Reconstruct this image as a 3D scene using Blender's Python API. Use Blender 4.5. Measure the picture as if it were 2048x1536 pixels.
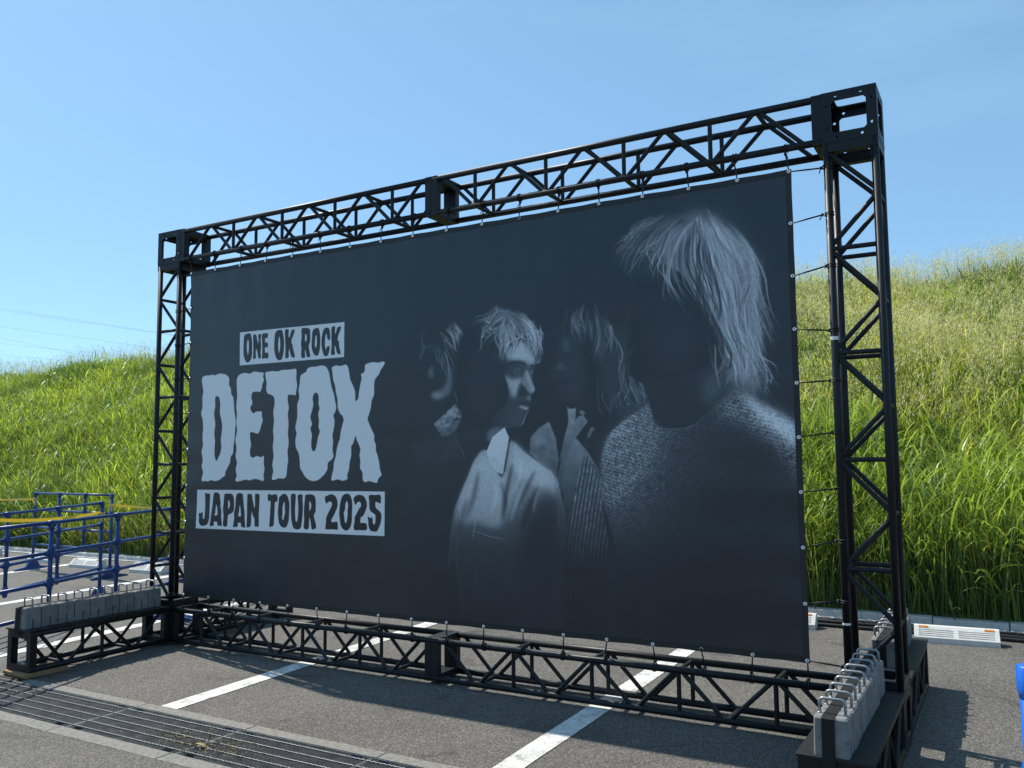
import bpy, math, random
import numpy as np
from mathutils import Vector, Matrix

D = bpy.data
SC = bpy.context.scene
COL = SC.collection
for o in list(D.objects):
    D.objects.remove(o)
R_ = math.radians

# ================================================================ camera
cam_d = D.cameras.new('camera'); cam = D.objects.new('camera', cam_d); COL.objects.link(cam)
cam_d.sensor_width = 36.0; cam_d.lens = 1706.71/2048*36.0
cam_d.clip_start = 0.1; cam_d.clip_end = 3000
_r = Vector((.86579569, .50032952, -.00825779)); _u = Vector((.05139833, -.07250289, .99604294)); _f = Vector((-.49775098, .86279412, .08848879))
cam.matrix_world = Matrix(((_r.x, _u.x, -_f.x, 6.6537), (_r.y, _u.y, -_f.y, -5.0473), (_r.z, _u.z, -_f.z, 1.5948), (0, 0, 0, 1)))
SC.camera = cam
CAM = np.array([6.6537, -5.0473, 1.5948])

# ================================================================ light
SUN = Vector((-.72, .148, 1.0)).normalized()          # direction to the sun
SUN_EL = math.asin(SUN.z); SUN_AZ = math.atan2(SUN.x, SUN.y)
sun_d = D.lights.new('sun', 'SUN'); sun_d.energy = 5.0; sun_d.angle = R_(.53); sun_d.color = (1, .945, .85)
sun = D.objects.new('sun', sun_d); COL.objects.link(sun)
sun.rotation_euler = (-SUN).to_track_quat('-Z', 'Y').to_euler(); sun.location = (0, 0, 20)
world = D.worlds.new('World'); SC.world = world; world.use_nodes = True
nt = world.node_tree; nt.nodes.clear()
wo = nt.nodes.new('ShaderNodeOutputWorld'); bg = nt.nodes.new('ShaderNodeBackground'); bg.inputs['Strength'].default_value = .12
sky = nt.nodes.new('ShaderNodeTexSky'); sky.sky_type = 'NISHITA'; sky.sun_disc = False
sky.sun_elevation = SUN_EL; sky.sun_rotation = SUN_AZ; sky.altitude = 0; sky.air_density = .8; sky.dust_density = .5; sky.ozone_density = 3.0
# a pale even veil of summer haze with thin cirrus in it, everywhere on the dome
tc = nt.nodes.new('ShaderNodeTexCoord'); mp = nt.nodes.new('ShaderNodeMapping'); mp.inputs['Scale'].default_value = (1.6, 1.6, 6.5); mp.inputs['Rotation'].default_value = (.15, .1, .6)
nz = nt.nodes.new('ShaderNodeTexNoise'); nz.inputs['Scale'].default_value = 1.7; nz.inputs['Detail'].default_value = 9; nz.inputs['Roughness'].default_value = .62
rp = nt.nodes.new('ShaderNodeValToRGB'); rp.color_ramp.elements[0].position = .50; rp.color_ramp.elements[1].position = .86
rp.color_ramp.elements[0].color = (.40, .40, .40, 1); rp.color_ramp.elements[1].color = (.66, .66, .66, 1)
mx = nt.nodes.new('ShaderNodeMixRGB'); mx.inputs['Color2'].default_value = (2.75, 3.95, 5.2, 1)
L = nt.links.new
L(tc.outputs['Generated'], mp.inputs['Vector']); L(mp.outputs['Vector'], nz.inputs['Vector']); L(nz.outputs['Fac'], rp.inputs['Fac'])
L(rp.outputs['Color'], mx.inputs['Fac']); L(sky.outputs['Color'], mx.inputs['Color1']); gain = nt.nodes.new('ShaderNodeMixRGB'); gain.blend_type = 'MULTIPLY'; gain.inputs['Fac'].default_value = 1; gain.inputs['Color2'].default_value = (1.0, 1.24, 1.30, 1)
L(mx.outputs['Color'], gain.inputs['Color1']); L(gain.outputs['Color'], bg.inputs['Color']); L(bg.outputs['Background'], wo.inputs['Surface'])

vs = SC.view_settings
vs.view_transform = 'Standard'; vs.look = 'None'; vs.gamma = 1; vs.use_curve_mapping = False
vs.exposure = 0.2

# ================================================================ materials
def nmat(name):
    m = D.materials.new(name); m.use_nodes = True
    b = m.node_tree.nodes['Principled BSDF']
    return m, m.node_tree, b
def nd(t, kind, **kw):
    n = t.nodes.new(kind)
    for k, v in kw.items():
        if k in n.inputs:
            n.inputs[k].default_value = v
        else:
            setattr(n, k, v)
    return n
def ramp(t, stops):
    n = t.nodes.new('ShaderNodeValToRGB'); e = n.color_ramp.elements
    e[0].position, e[0].color = stops[0][0], (*stops[0][1], 1)
    e[1].position, e[1].color = stops[-1][0], (*stops[-1][1], 1)
    for p_, c in stops[1:-1]:
        k = e.new(p_); k.color = (*c, 1)
    return n
def simple(name, col, rough=.5, spec=.5, metal=0., var=.15, scale=30, bump=0., bscale=200):
    m, t, b = nmat(name)
    g = nd(t, 'ShaderNodeNewGeometry')
    n = nd(t, 'ShaderNodeTexNoise', Scale=scale, Detail=6., Roughness=.6)
    t.links.new(g.outputs['Position'], n.inputs['Vector'])
    r = ramp(t, [(.3, [c*(1-var) for c in col]), (.7, [min(c*(1+var), 1) for c in col])])
    t.links.new(n.outputs['Fac'], r.inputs['Fac']); t.links.new(r.outputs['Color'], b.inputs['Base Color'])
    b.inputs['Roughness'].default_value = rough; b.inputs['Metallic'].default_value = metal; b.inputs['Specular IOR Level'].default_value = spec
    if bump:
        n2 = nd(t, 'ShaderNodeTexNoise', Scale=bscale, Detail=4.)
        t.links.new(g.outputs['Position'], n2.inputs['Vector'])
        bp = nd(t, 'ShaderNodeBump', Strength=bump, Distance=.004); t.links.new(n2.outputs['Fac'], bp.inputs['Height']); t.links.new(bp.outputs['Normal'], b.inputs['Normal'])
    return m

def asphalt():
    m, t, b = nmat('asphalt'); k = t.links.new
    g = nd(t, 'ShaderNodeNewGeometry')
    v = nd(t, 'ShaderNodeTexVoronoi', Scale=150.); k(g.outputs['Position'], v.inputs['Vector'])
    sp = nd(t, 'ShaderNodeSeparateColor'); k(v.outputs['Color'], sp.inputs['Color'])
    r1 = ramp(t, [(0., (.070, .067, .063)), (.3, (.113, .105, .095)), (.72, (.160, .149, .134)), (1., (.28, .26, .232))]); k(sp.outputs['Red'], r1.inputs['Fac'])
    r2 = ramp(t, [(.0, (1, 1, 1)), (.55, (.75, .75, .75)), (.9, (.45, .45, .45))]); k(v.outputs['Distance'], r2.inputs['Fac'])
    r2.color_ramp.elements[0].position = .1
    n1 = nd(t, 'ShaderNodeTexNoise', Scale=1.1, Detail=7., Roughness=.65); k(g.outputs['Position'], n1.inputs['Vector'])
    r3 = ramp(t, [(.28, (.70, .70, .71)), (.42, (.93, .93, .93)), (.7, (1.14, 1.13, 1.1))]); k(n1.outputs['Fac'], r3.inputs['Fac'])
    n2 = nd(t, 'ShaderNodeTexNoise', Scale=45., Detail=4., Roughness=.7); k(g.outputs['Position'], n2.inputs['Vector'])
    r4 = ramp(t, [(.3, (.72, .72, .72)), (.7, (1.25, 1.25, 1.25))]); k(n2.outputs['Fac'], r4.inputs['Fac'])
    a = nd(t, 'ShaderNodeMixRGB', blend_type='MULTIPLY'); a.inputs['Fac'].default_value = .7; k(r1.outputs['Color'], a.inputs['Color1']); k(r2.outputs['Color'], a.inputs['Color2'])
    c = nd(t, 'ShaderNodeMixRGB', blend_type='MULTIPLY'); c.inputs['Fac'].default_value = 1; k(a.outputs['Color'], c.inputs['Color1']); k(r3.outputs['Color'], c.inputs['Color2'])
    d = nd(t, 'ShaderNodeMixRGB', blend_type='MULTIPLY'); d.inputs['Fac'].default_value = 1; k(c.outputs['Color'], d.inputs['Color1']); k(r4.outputs['Color'], d.inputs['Color2'])
    n5 = nd(t, 'ShaderNodeTexNoise', Scale=2.3, Detail=5., Roughness=.55, Distortion=.6); k(g.outputs['Position'], n5.inputs['Vector'])
    r5 = ramp(t, [(.30, (.55, .55, .56)), (.40, (1, 1, 1))]); k(n5.outputs['Fac'], r5.inputs['Fac'])      # old oil drips
    e = nd(t, 'ShaderNodeMixRGB', blend_type='MULTIPLY'); e.inputs['Fac'].default_value = .8; k(d.outputs['Color'], e.inputs['Color1']); k(r5.outputs['Color'], e.inputs['Color2'])
    k(e.outputs['Color'], b.inputs['Base Color']); b.inputs['Roughness'].default_value = .82; b.inputs['Specular IOR Level'].default_value = .35
    bp = nd(t, 'ShaderNodeBump', Strength=.8, Distance=.004); bp.invert = True
    k(v.outputs['Distance'], bp.inputs['Height']); k(bp.outputs['Normal'], b.inputs['Normal'])
    return m

def road_paint():
    m, t, b = nmat('road_paint'); k = t.links.new
    g = nd(t, 'ShaderNodeNewGeometry')
    n = nd(t, 'ShaderNodeTexNoise', Scale=9., Detail=9., Roughness=.7); k(g.outputs['Position'], n.inputs['Vector'])
    r = ramp(t, [(.36, (.36, .35, .33)), (.46, (.64, .63, .59)), (.62, (.78, .77, .74))]); k(n.outputs['Fac'], r.inputs['Fac'])
    v = nd(t, 'ShaderNodeTexVoronoi', Scale=115.); k(g.outputs['Position'], v.inputs['Vector'])
    # worn pits where the stone shows through, and dark tyre rub
    n3 = nd(t, 'ShaderNodeTexNoise', Scale=140., Detail=3.); k(g.outputs['Position'], n3.inputs['Vector'])
    r3 = ramp(t, [(.36, (.25, .25, .24)), (.43, (1, 1, 1))]); k(n3.outputs['Fac'], r3.inputs['Fac'])
    n4 = nd(t, 'ShaderNodeTexNoise', Scale=3., Detail=5., Distortion=1.2); k(g.outputs['Position'], n4.inputs['Vector'])
    r4 = ramp(t, [(.35, (.74, .74, .73)), (.5, (1, 1, 1))]); k(n4.outputs['Fac'], r4.inputs['Fac'])
    a = nd(t, 'ShaderNodeMixRGB', blend_type='MULTIPLY'); a.inputs['Fac'].default_value = 1; k(r.outputs['Color'], a.inputs['Color1']); k(r3.outputs['Color'], a.inputs['Color2'])
    c = nd(t, 'ShaderNodeMixRGB', blend_type='MULTIPLY'); c.inputs['Fac'].default_value = 1; k(a.outputs['Color'], c.inputs['Color1']); k(r4.outputs['Color'], c.inputs['Color2'])
    k(c.outputs['Color'], b.inputs['Base Color']); b.inputs['Roughness'].default_value = .7
    bp = nd(t, 'ShaderNodeBump', Strength=.4, Distance=.003); bp.invert = True; k(v.outputs['Distance'], bp.inputs['Height']); k(bp.outputs['Normal'], b.inputs['Normal'])
    return m

def black_paint():
    """satin black enamel on steel, scuffed along its length, dusty on top"""
    m, t, b = nmat('black_steel'); k = t.links.new
    g = nd(t, 'ShaderNodeNewGeometry')
    n = nd(t, 'ShaderNodeTexNoise', Scale=26., Detail=8., Roughness=.72); k(g.outputs['Position'], n.inputs['Vector'])
    r = ramp(t, [(.35, (.0055, .0068, .0095)), (.64, (.010, .0115, .014)), (.72, (.04, .04, .042)), (.80, (.2, .2, .2))]); k(n.outputs['Fac'], r.inputs['Fac'])
    mp_ = nd(t, 'ShaderNodeMapping'); mp_.inputs['Scale'].default_value = (1, 1, .16); k(g.outputs['Position'], mp_.inputs['Vector'])
    n2 = nd(t, 'ShaderNodeTexNoise', Scale=90., Detail=6., Roughness=.8); k(mp_.outputs['Vector'], n2.inputs['Vector'])
    r2 = ramp(t, [(.66, (0, 0, 0)), (.72, (.22, .22, .22))]); k(n2.outputs['Fac'], r2.inputs['Fac'])
    a = nd(t, 'ShaderNodeMixRGB', blend_type='ADD'); a.inputs['Fac'].default_value = 1; k(r.outputs['Color'], a.inputs['Color1']); k(r2.outputs['Color'], a.inputs['Color2'])
    k(a.outputs['Color'], b.inputs['Base Color'])
    n3 = nd(t, 'ShaderNodeTexNoise', Scale=12., Detail=5.); k(g.outputs['Position'], n3.inputs['Vector'])
    mr = nd(t, 'ShaderNodeMapRange'); mr.inputs['To Min'].default_value = .36; mr.inputs['To Max'].default_value = .56; k(n3.outputs['Fac'], mr.inputs['Value']); k(mr.outputs['Result'], b.inputs['Roughness'])
    b.inputs['Specular IOR Level'].default_value = .32
    bp = nd(t, 'ShaderNodeBump', Strength=.12, Distance=.003); k(n3.outputs['Fac'], bp.inputs['Height']); k(bp.outputs['Normal'], b.inputs['Normal'])
    return m

def weight_concrete(name='weight_concrete', f=1.):
    m, t, b = nmat(name); k = t.links.new
    g = nd(t, 'ShaderNodeNewGeometry'); oi = nd(t, 'ShaderNodeObjectInfo')
    n = nd(t, 'ShaderNodeTexNoise', Scale=22., Detail=8., Roughness=.7); k(g.outputs['Position'], n.inputs['Vector'])
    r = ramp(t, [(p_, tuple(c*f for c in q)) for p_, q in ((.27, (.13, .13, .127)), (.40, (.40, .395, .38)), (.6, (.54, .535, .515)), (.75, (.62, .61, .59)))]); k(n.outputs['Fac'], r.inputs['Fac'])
    mr = nd(t, 'ShaderNodeMapRange'); mr.inputs['To Min'].default_value = .82; mr.inputs['To Max'].default_value = 1.1; k(oi.outputs['Random'], mr.inputs['Value'])
    a = nd(t, 'ShaderNodeMixRGB', blend_type='MULTIPLY'); a.inputs['Fac'].default_value = 1; k(r.outputs['Color'], a.inputs['Color1']); k(mr.outputs['Result'], a.inputs['Color2'])
    k(a.outputs['Color'], b.inputs['Base Color']); b.inputs['Roughness'].default_value = .85
    n2 = nd(t, 'ShaderNodeTexNoise', Scale=160., Detail=4.); k(g.outputs['Position'], n2.inputs['Vector'])
    bp = nd(t, 'ShaderNodeBump', Strength=.35, Distance=.004); k(n2.outputs['Fac'], bp.inputs['Height']); k(bp.outputs['Normal'], b.inputs['Normal'])
    return m

def foliage(name, trans=.48, rough=.47):
    m, t, b = nmat(name); k = t.links.new
    a = nd(t, 'ShaderNodeAttribute', attribute_name='tint')
    k(a.outputs['Color'], b.inputs['Base Color']); b.inputs['Roughness'].default_value = rough; b.inputs['Specular IOR Level'].default_value = .4
    tr = nd(t, 'ShaderNodeBsdfTranslucent'); h = nd(t, 'ShaderNodeMixRGB', blend_type='MULTIPLY'); h.inputs['Fac'].default_value = 1
    h.inputs['Color2'].default_value = (1.5, 1.5, .6, 1); k(a.outputs['Color'], h.inputs['Color1']); k(h.outputs['Color'], tr.inputs['Color'])
    ms = nd(t, 'ShaderNodeMixShader'); ms.inputs['Fac'].default_value = trans
    k(b.outputs['BSDF'], ms.inputs[1]); k(tr.outputs['BSDF'], ms.inputs[2]); k(ms.outputs['Shader'], t.nodes['Material Output'].inputs['Surface'])
    return m

M = dict(
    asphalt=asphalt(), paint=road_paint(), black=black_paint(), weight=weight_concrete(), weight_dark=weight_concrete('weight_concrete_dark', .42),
    board=simple('black_board', (.013, .0135, .014), .62, .35, var=.35, scale=9, bump=.1),
    strap=simple('black_strap', (.012, .012, .012), .75, .3, var=.25, scale=60, bump=.25, bscale=500),
    galv=simple('galvanised_steel', (.33, .34, .35), .42, .5, .75, var=.25, scale=40),
    grate=simple('grating_steel', (.15, .155, .16), .55, .5, .4, var=.4, scale=14),
    rod=simple('grating_rod_steel', (.20, .205, .21), .55, .5, .5, var=.35, scale=30),
    concrete=simple('edge_concrete', (.215, .205, .182), .9, .3, var=.3, scale=35, bump=.5, bscale=150),
    kerb=simple('kerb_concrete', (.52, .515, .5), .85, .3, var=.16, scale=12, bump=.25),
    pit=simple('drain_pit', (.03, .03, .028), .9, .2, var=.3, scale=10),
    stop=simple('wheel_stop_plastic', (.62, .615, .59), .6, .4, var=.1, scale=18, bump=.15, bscale=300),
    slot=simple('dark_slot', (.10, .10, .10), .8, .3),
    orange=simple('orange_reflector', (.75, .24, .01), .3, .6, var=.1),
    blue=simple('blue_plastic', (.007, .046, .18), .35, .5, var=.22, scale=8),
    blue_sunlit=simple('sunlit_blue_plastic', (.012, .13, .60), .3, .5, var=.08, scale=8),  # barrier blue again, with the sun on its lit side put into the colour
    yellow=simple('yellow_tape', (.85, .62, .10), .4, .5, var=.06, scale=5),
    rubber=simple('black_rubber', (.012, .012, .013), .5, .4, var=.2),
    ply=simple('plywood', (.32, .2, .10), .8, .3, var=.3, scale=20),
    white=simple('white_tape', (.75, .75, .73), .6, .3, var=.08),
    eyelet=simple('eyelet_metal', (.82, .82, .80), .28, .5, .9, var=.05),
    wire=simple('power_cable', (.42, .47, .52), .6, .3, var=.05, scale=1),
    soil=simple('bank_soil', (.115, .125, .045), .95, .2, var=.5, scale=6, bump=.6, bscale=30),
    leafdry=simple('dry_leaf', (.36, .27, .12), .7, .3, var=.35, scale=60),
    debris=simple('dry_litter', (.2, .15, .06), .9, .2, var=.5, scale=50),
    grass=foliage('grass_blade'), seed=foliage('seed_head', .25, .6), reed=foliage('reed_leaf', .35, .4))

_t = M['yellow'].node_tree; _b = _t.nodes['Principled BSDF']; _tr = nd(_t, 'ShaderNodeBsdfTranslucent'); _tr.inputs['Color'].default_value = (.8, .5, .02, 1)
_m = nd(_t, 'ShaderNodeMixShader'); _m.inputs['Fac'].default_value = .4; _t.links.new(_b.outputs['BSDF'], _m.inputs[1]); _t.links.new(_tr.outputs['BSDF'], _m.inputs[2]); _t.links.new(_m.outputs['Shader'], _t.nodes['Material Output'].inputs['Surface'])

# ================================================================ mesh helpers
WL = {}                                                       # world position of every object made here
class MB:
    """collects geometry for one mesh"""
    def __init__(s): s.v, s.f, s.sm = [], [], []
    def add(s, vs_, fs, smooth=False):
        n = len(s.v); s.v += [tuple(map(float, q)) for q in vs_]
        for f_ in fs:
            s.f.append([i+n for i in f_]); s.sm.append(smooth)
        return s
    def box(s, a, b):
        (x0, y0, z0), (x1, y1, z1) = a, b
        x0, x1 = min(x0, x1), max(x0, x1); y0, y1 = min(y0, y1), max(y0, y1); z0, z1 = min(z0, z1), max(z0, z1)
        return s.add([(x0, y0, z0), (x1, y0, z0), (x1, y1, z0), (x0, y1, z0), (x0, y0, z1), (x1, y0, z1), (x1, y1, z1), (x0, y1, z1)],
                     [(0, 3, 2, 1), (4, 5, 6, 7), (0, 1, 5, 4), (1, 2, 6, 5), (2, 3, 7, 6), (3, 0, 4, 7)])
    def bbox(s, a, b, c=.006):
        """box with chamfered vertical and top edges"""
        (x0, y0, z0), (x1, y1, z1) = a, b
        r = [(x0+c, y0), (x1-c, y0), (x1, y0+c), (x1, y1-c), (x1-c, y1), (x0+c, y1), (x0, y1-c), (x0, y0+c)]
        cx, cy = (x0+x1)/2, (y0+y1)/2
        t = [(cx+(x-cx)*(1-2*c/(x1-x0)), cy+(y-cy)*(1-2*c/(y1-y0))) for x, y in r]
        V = [(x, y, z0) for x, y in r]+[(x, y, z1-c) for x, y in r]+[(x, y, z1) for x, y in t]
        F = [tuple(range(7, -1, -1)), tuple(range(16, 24))]
        for i in range(8):
            j = (i+1) % 8; F += [(i, j, j+8, i+8), (i+8, j+8, j+16, i+16)]
        return s.add(V, F)
    def tube(s, pts, r, n=12, caps=True):
        """round bar along a polyline"""
        P = [Vector(q) for q in pts]; V = []; m = len(P)
        t0 = (P[1]-P[0]).normalized(); up = Vector((0, 0, 1)) if abs(t0.z) < .9 else Vector((1, 0, 0))
        a = t0.cross(up).normalized()
        for i, q in enumerate(P):
            t = ((P[min(i+1, m-1)]-q).normalized()+(q-P[max(i-1, 0)]).normalized()).normalized()
            a = (a-t*a.dot(t)).normalized(); b = t.cross(a)
            rr = r[i] if isinstance(r, (list, tuple)) else r
            V += [q+(a*math.cos(6.28318*k/n)+b*math.sin(6.28318*k/n))*rr for k in range(n)]
        F = [(i*n+k, i*n+(k+1) % n, (i+1)*n+(k+1) % n, (i+1)*n+k) for i in range(m-1) for k in range(n)]
        s.add(V, F, True)
        if caps:
            o = len(s.v)-len(V)
            s.f.append([o+k for k in range(n-1, -1, -1)]); s.sm.append(False)
            s.f.append([o+(m-1)*n+k for k in range(n)]); s.sm.append(False)
        return s
    def ring(s, c, ax, R0, r, n=16, k=6):
        """torus"""
        ax = Vector(ax).normalized(); c = Vector(c)
        u = ax.cross(Vector((0, 0, 1)) if abs(ax.z) < .9 else Vector((1, 0, 0))).normalized(); w = ax.cross(u)
        V = []
        for i in range(n):
            d = u*math.cos(6.28318*i/n)+w*math.sin(6.28318*i/n)
            for j in range(k):
                V.append(c+d*(R0+r*math.cos(6.28318*j/k))+ax*r*math.sin(6.28318*j/k))
        F = [(i*k+j, ((i+1) % n)*k+j, ((i+1) % n)*k+(j+1) % k, i*k+(j+1) % k) for i in range(n) for j in range(k)]
        return s.add(V, F, True)
    def prism(s, prof, x0, x1, ax='x'):
        """closed profile swept between two positions on an axis"""
        n = len(prof); pt = {'x': lambda t, a, b: (t, a, b), 'y': lambda t, a, b: (a, t, b), 'z': lambda t, a, b: (a, b, t)}[ax]
        V = [pt(x0, a, b) for a, b in prof]+[pt(x1, a, b) for a, b in prof]
        return s.add(V, [tuple(range(n-1, -1, -1)), tuple(range(n, 2*n))]+[(i, (i+1) % n, n+(i+1) % n, n+i) for i in range(n)])
    def ball(s, c, r, n=8, m=5):
        V = [(c[0]+r*math.sin(math.pi*i/m)*math.cos(6.28318*k/n), c[1]+r*math.sin(math.pi*i/m)*math.sin(6.28318*k/n), c[2]+r*math.cos(math.pi*i/m)) for i in range(m+1) for k in range(n)]
        return s.add(V, [(i*n+k, (i+1)*n+k, (i+1)*n+(k+1) % n, i*n+(k+1) % n) for i in range(m) for k in range(n)], True)
    def mesh(s, name, off=(0, 0, 0), recalc=True):
        me = D.meshes.new(name)
        me.from_pydata([(x-off[0], y-off[1], z-off[2]) for x, y, z in s.v], [], s.f)
        me.polygons.foreach_set('use_smooth', s.sm)
        if recalc:
            import bmesh
            bm = bmesh.new(); bm.from_mesh(me); bmesh.ops.recalc_face_normals(bm, faces=bm.faces); bm.to_mesh(me); bm.free()
        return me
    def base(s):
        a = np.array(s.v); lo, hi = a.min(0), a.max(0)
        return ((lo[0]+hi[0])/2, (lo[1]+hi[1])/2, lo[2])

def put(name, me, loc, parent=None, mat=None):
    o = D.objects.new(name, me); COL.objects.link(o)
    if mat and not me.materials:
        me.materials.append(mat)
    WL[o.name] = tuple(loc)
    if parent:
        o.parent = parent; pl = WL[parent.name]; o.location = (loc[0]-pl[0], loc[1]-pl[1], loc[2]-pl[2])
    else:
        o.location = loc
    return o
def build(name, mb, mat, parent=None, recalc=True):
    b = mb.base()
    return put(name, mb.mesh(name, b, recalc), b, parent, mat)
def empty(name, loc):
    o = D.objects.new(name, None); COL.objects.link(o); o.location = loc; WL[o.name] = tuple(loc); o.empty_display_size = .1
    return o
def tag(o, label=None, cat=None, group=None, kind=None):
    if label: o['label'] = label
    if cat: o['category'] = cat
    if group: o['group'] = group
    if kind: o['kind'] = kind
    return o
def copy_tree(o, loc, parent=None):
    c = o.copy(); COL.objects.link(c); WL[c.name] = tuple(loc)
    if parent is None:
        c.location = loc
    else:
        c.parent = parent
    for ch in [q for q in list(D.objects) if q.parent == o]:
        copy_tree(ch, (0, 0, 0), c)
    return c
def children_of(o):
    return [q for q in D.objects if q.parent == o]

GK = .018
def gz(y):
    """the car park falls gently towards the drain"""
    return GK*(y+1.30) if y > -1.30 else 0.0
rnd = random.Random(11)

# ================================================================ ground
g = MB()
XE = 900
g.add([(-XE, -XE, 0), (XE, -XE, 0), (XE, -1.885, 0), (-XE, -1.885, 0)], [(0, 1, 2, 3)])
g.add([(-XE, -1.215, gz(-1.215)), (XE, -1.215, gz(-1.215)), (XE, 3.6, gz(3.6)), (-XE, 3.6, gz(3.6))], [(0, 1, 2, 3)])
g.add([(-XE, 3.6, gz(3.6)), (XE, 3.6, gz(3.6)), (XE, XE, gz(3.6)), (-XE, XE, gz(3.6))], [(0, 1, 2, 3)])
for xa, xb in ((-XE, -6.42), (10.62, XE)):                  # beyond the ends of the drain
    g.add([(xa, -1.885, 0), (xb, -1.885, 0), (xb, -1.215, gz(-1.215)), (xa, -1.215, gz(-1.215))], [(0, 1, 2, 3)])
go = put('asphalt_ground', g.mesh('asphalt_ground', recalc=False), (0, 0, 0), None, M['asphalt']); tag(go, kind='structure')

# parking bay lines, 4 mm proud
def bay_line(x0, xe, y0, y1, w=.15):
    m = MB(); n = 14; V = []
    for i in range(n+1):
        t = i/n; y = y0+(y1-y0)*t; xc = x0+(xe-x0)*t
        j0, j1 = rnd.uniform(-.003, .003), rnd.uniform(-.003, .003)
        V += [(xc+j0, y, gz(y)+.004), (xc+w+j1, y, gz(y)+.004)]
    m.add(V, [(2*i, 2*i+1, 2*i+3, 2*i+2) for i in range(n)])
    o = build('bay_line', m, M['paint'], None, False)
    tag(o, kind='structure')
for xa in (-8.25, -5.74, -3.25, -.76, 1.765, 4.262, 6.79):
    bay_line(xa, xa-.0, -1.215, 3.35)

# ---------------------------------------------------------------- drain with gratings
dr = MB()
dr.box((-6.42, -1.79, -.36), (10.62, -1.29, -.34)); dr.box((-6.42, -1.81, -.36), (10.62, -1.79, -.045)); dr.box((-6.42, -1.29, -.36), (10.62, -1.27, -.045))
drain = build('drain_channel', dr, M['pit']); tag(drain, kind='structure')
def edge_piece(x0, x1, y0, y1):
    m = MB(); n = 10; V = []; z = .002
    ya = [y0+rnd.uniform(-.004, .004) for _ in range(n+1)]; yb = [y1+rnd.uniform(-.004, .004) for _ in range(n+1)]
    far = y1 > -1.5
    if far: ya = [y0]*(n+1)
    else: yb = [y1]*(n+1)
    for i in range(n+1):
        x = x0+.004+(x1-x0-.008)*i/n
        V += [(x, ya[i], z+rnd.uniform(-.001, .001)), (x, yb[i], z+rnd.uniform(-.001, .001)+(.002 if far else 0)), (x, ya[i], -.09), (x, yb[i], -.09)]
    F = []
    for i in range(n):
        a, b = 4*i, 4*i+4
        F += [(a, b, b+1, a+1), (a, a+2, b+2, b), (a+1, b+1, b+3, a+3)]
    F += [(0, 1, 3, 2), (4*n, 4*n+2, 4*n+3, 4*n+1)]
    m.add(V, F); build('edge_block', m, M['concrete'], drain)
for i in range(-7, 10):
    edge_piece(.63+i*1.0, 1.63+i*1.0, -1.298, -1.212)
    edge_piece(.585+i*1.0, 1.585+i*1.0, -1.888, -1.785)
# one grating panel of 1 m; bars across the channel, five serrated rods along it
gx, ga, gb = .994, -1.778, -1.304
root = empty('drain_grating', (0, 0, 0))
fr = MB()
for y in (ga, gb):
    fr.box((.003, y-.0025, -.036), (gx+.003, y+.0025, -.001))
fr.box((.003, ga, -.036), (.008, gb, -.003)); fr.box((gx-.002, ga, -.036), (gx+.003, gb, -.003))
put('frame', fr.mesh('grating_frame'), (0, 0, 0), root, M['grate'])
bars = MB()
n = 56
for i in range(n):
    x = .012+(gx-.018)*i/(n-1)
    near = ga+.006; fari = gb-.006
    if i in (3, 4, 5, 6, n-7, n-6, n-5, n-4):          # lifting notches near the panel ends
        near += .045; fari -= .045
    bars.box((x-.0017, near, -.034), (x+.0017, fari, -.004))
b_ = put('bearing_bars', bars.mesh('bearing_bars'), (0, 0, 0), root, M['grate']); b_['kind'] = 'stuff'
for j in range(5):
    y = ga+.05+j*(gb-ga-.10)/4; rod = MB()
    pts = [(.006+(gx-.006)*q/60, y+(.0018 if q % 2 else -.0018), -.001+(.0022 if q % 2 else 0)) for q in range(61)]
    rod.tube(pts, .0034, 5, False); put('cross_rod', rod.mesh('cross_rod'), (0, 0, 0), root, M['rod'])
names = {-3: 'steel drain grating at the far left past the plywood shims', -2: 'steel drain grating left of the foot truss with shims', -1: 'steel drain grating directly before the left foot truss and shims', 0: 'steel drain grating at the left edge beyond the plywood shims', 1: 'steel drain grating below the near end of the left white bay line',
         2: 'steel drain grating littered with a dry yellow leaf and chaff', 3: 'steel drain grating just left of the near end of the right white line', 4: 'steel drain grating under the near end of the right bay line', 5: 'steel drain grating before the right foot truss with bare weights'}
ORD = ['first', 'second', 'third', 'fourth', 'fifth']
first = True
for i in range(-6, 11):
    loc = (.603+(i-1)*1.0+0, 0, 0)
    if first:
        root.location = loc; WL[root.name] = loc; q = root; first = False
    else:
        q = copy_tree(root, loc)
    tag(q, names.get(i) if -1 <= i <= 5 else f'steel drain grating out of the picture, {ORD[-2-i] if i < 0 else ORD[i-6]} beyond its {"left" if i < 0 else "right"} edge', 'drain grating', 'steel gratings over the drain')
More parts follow.
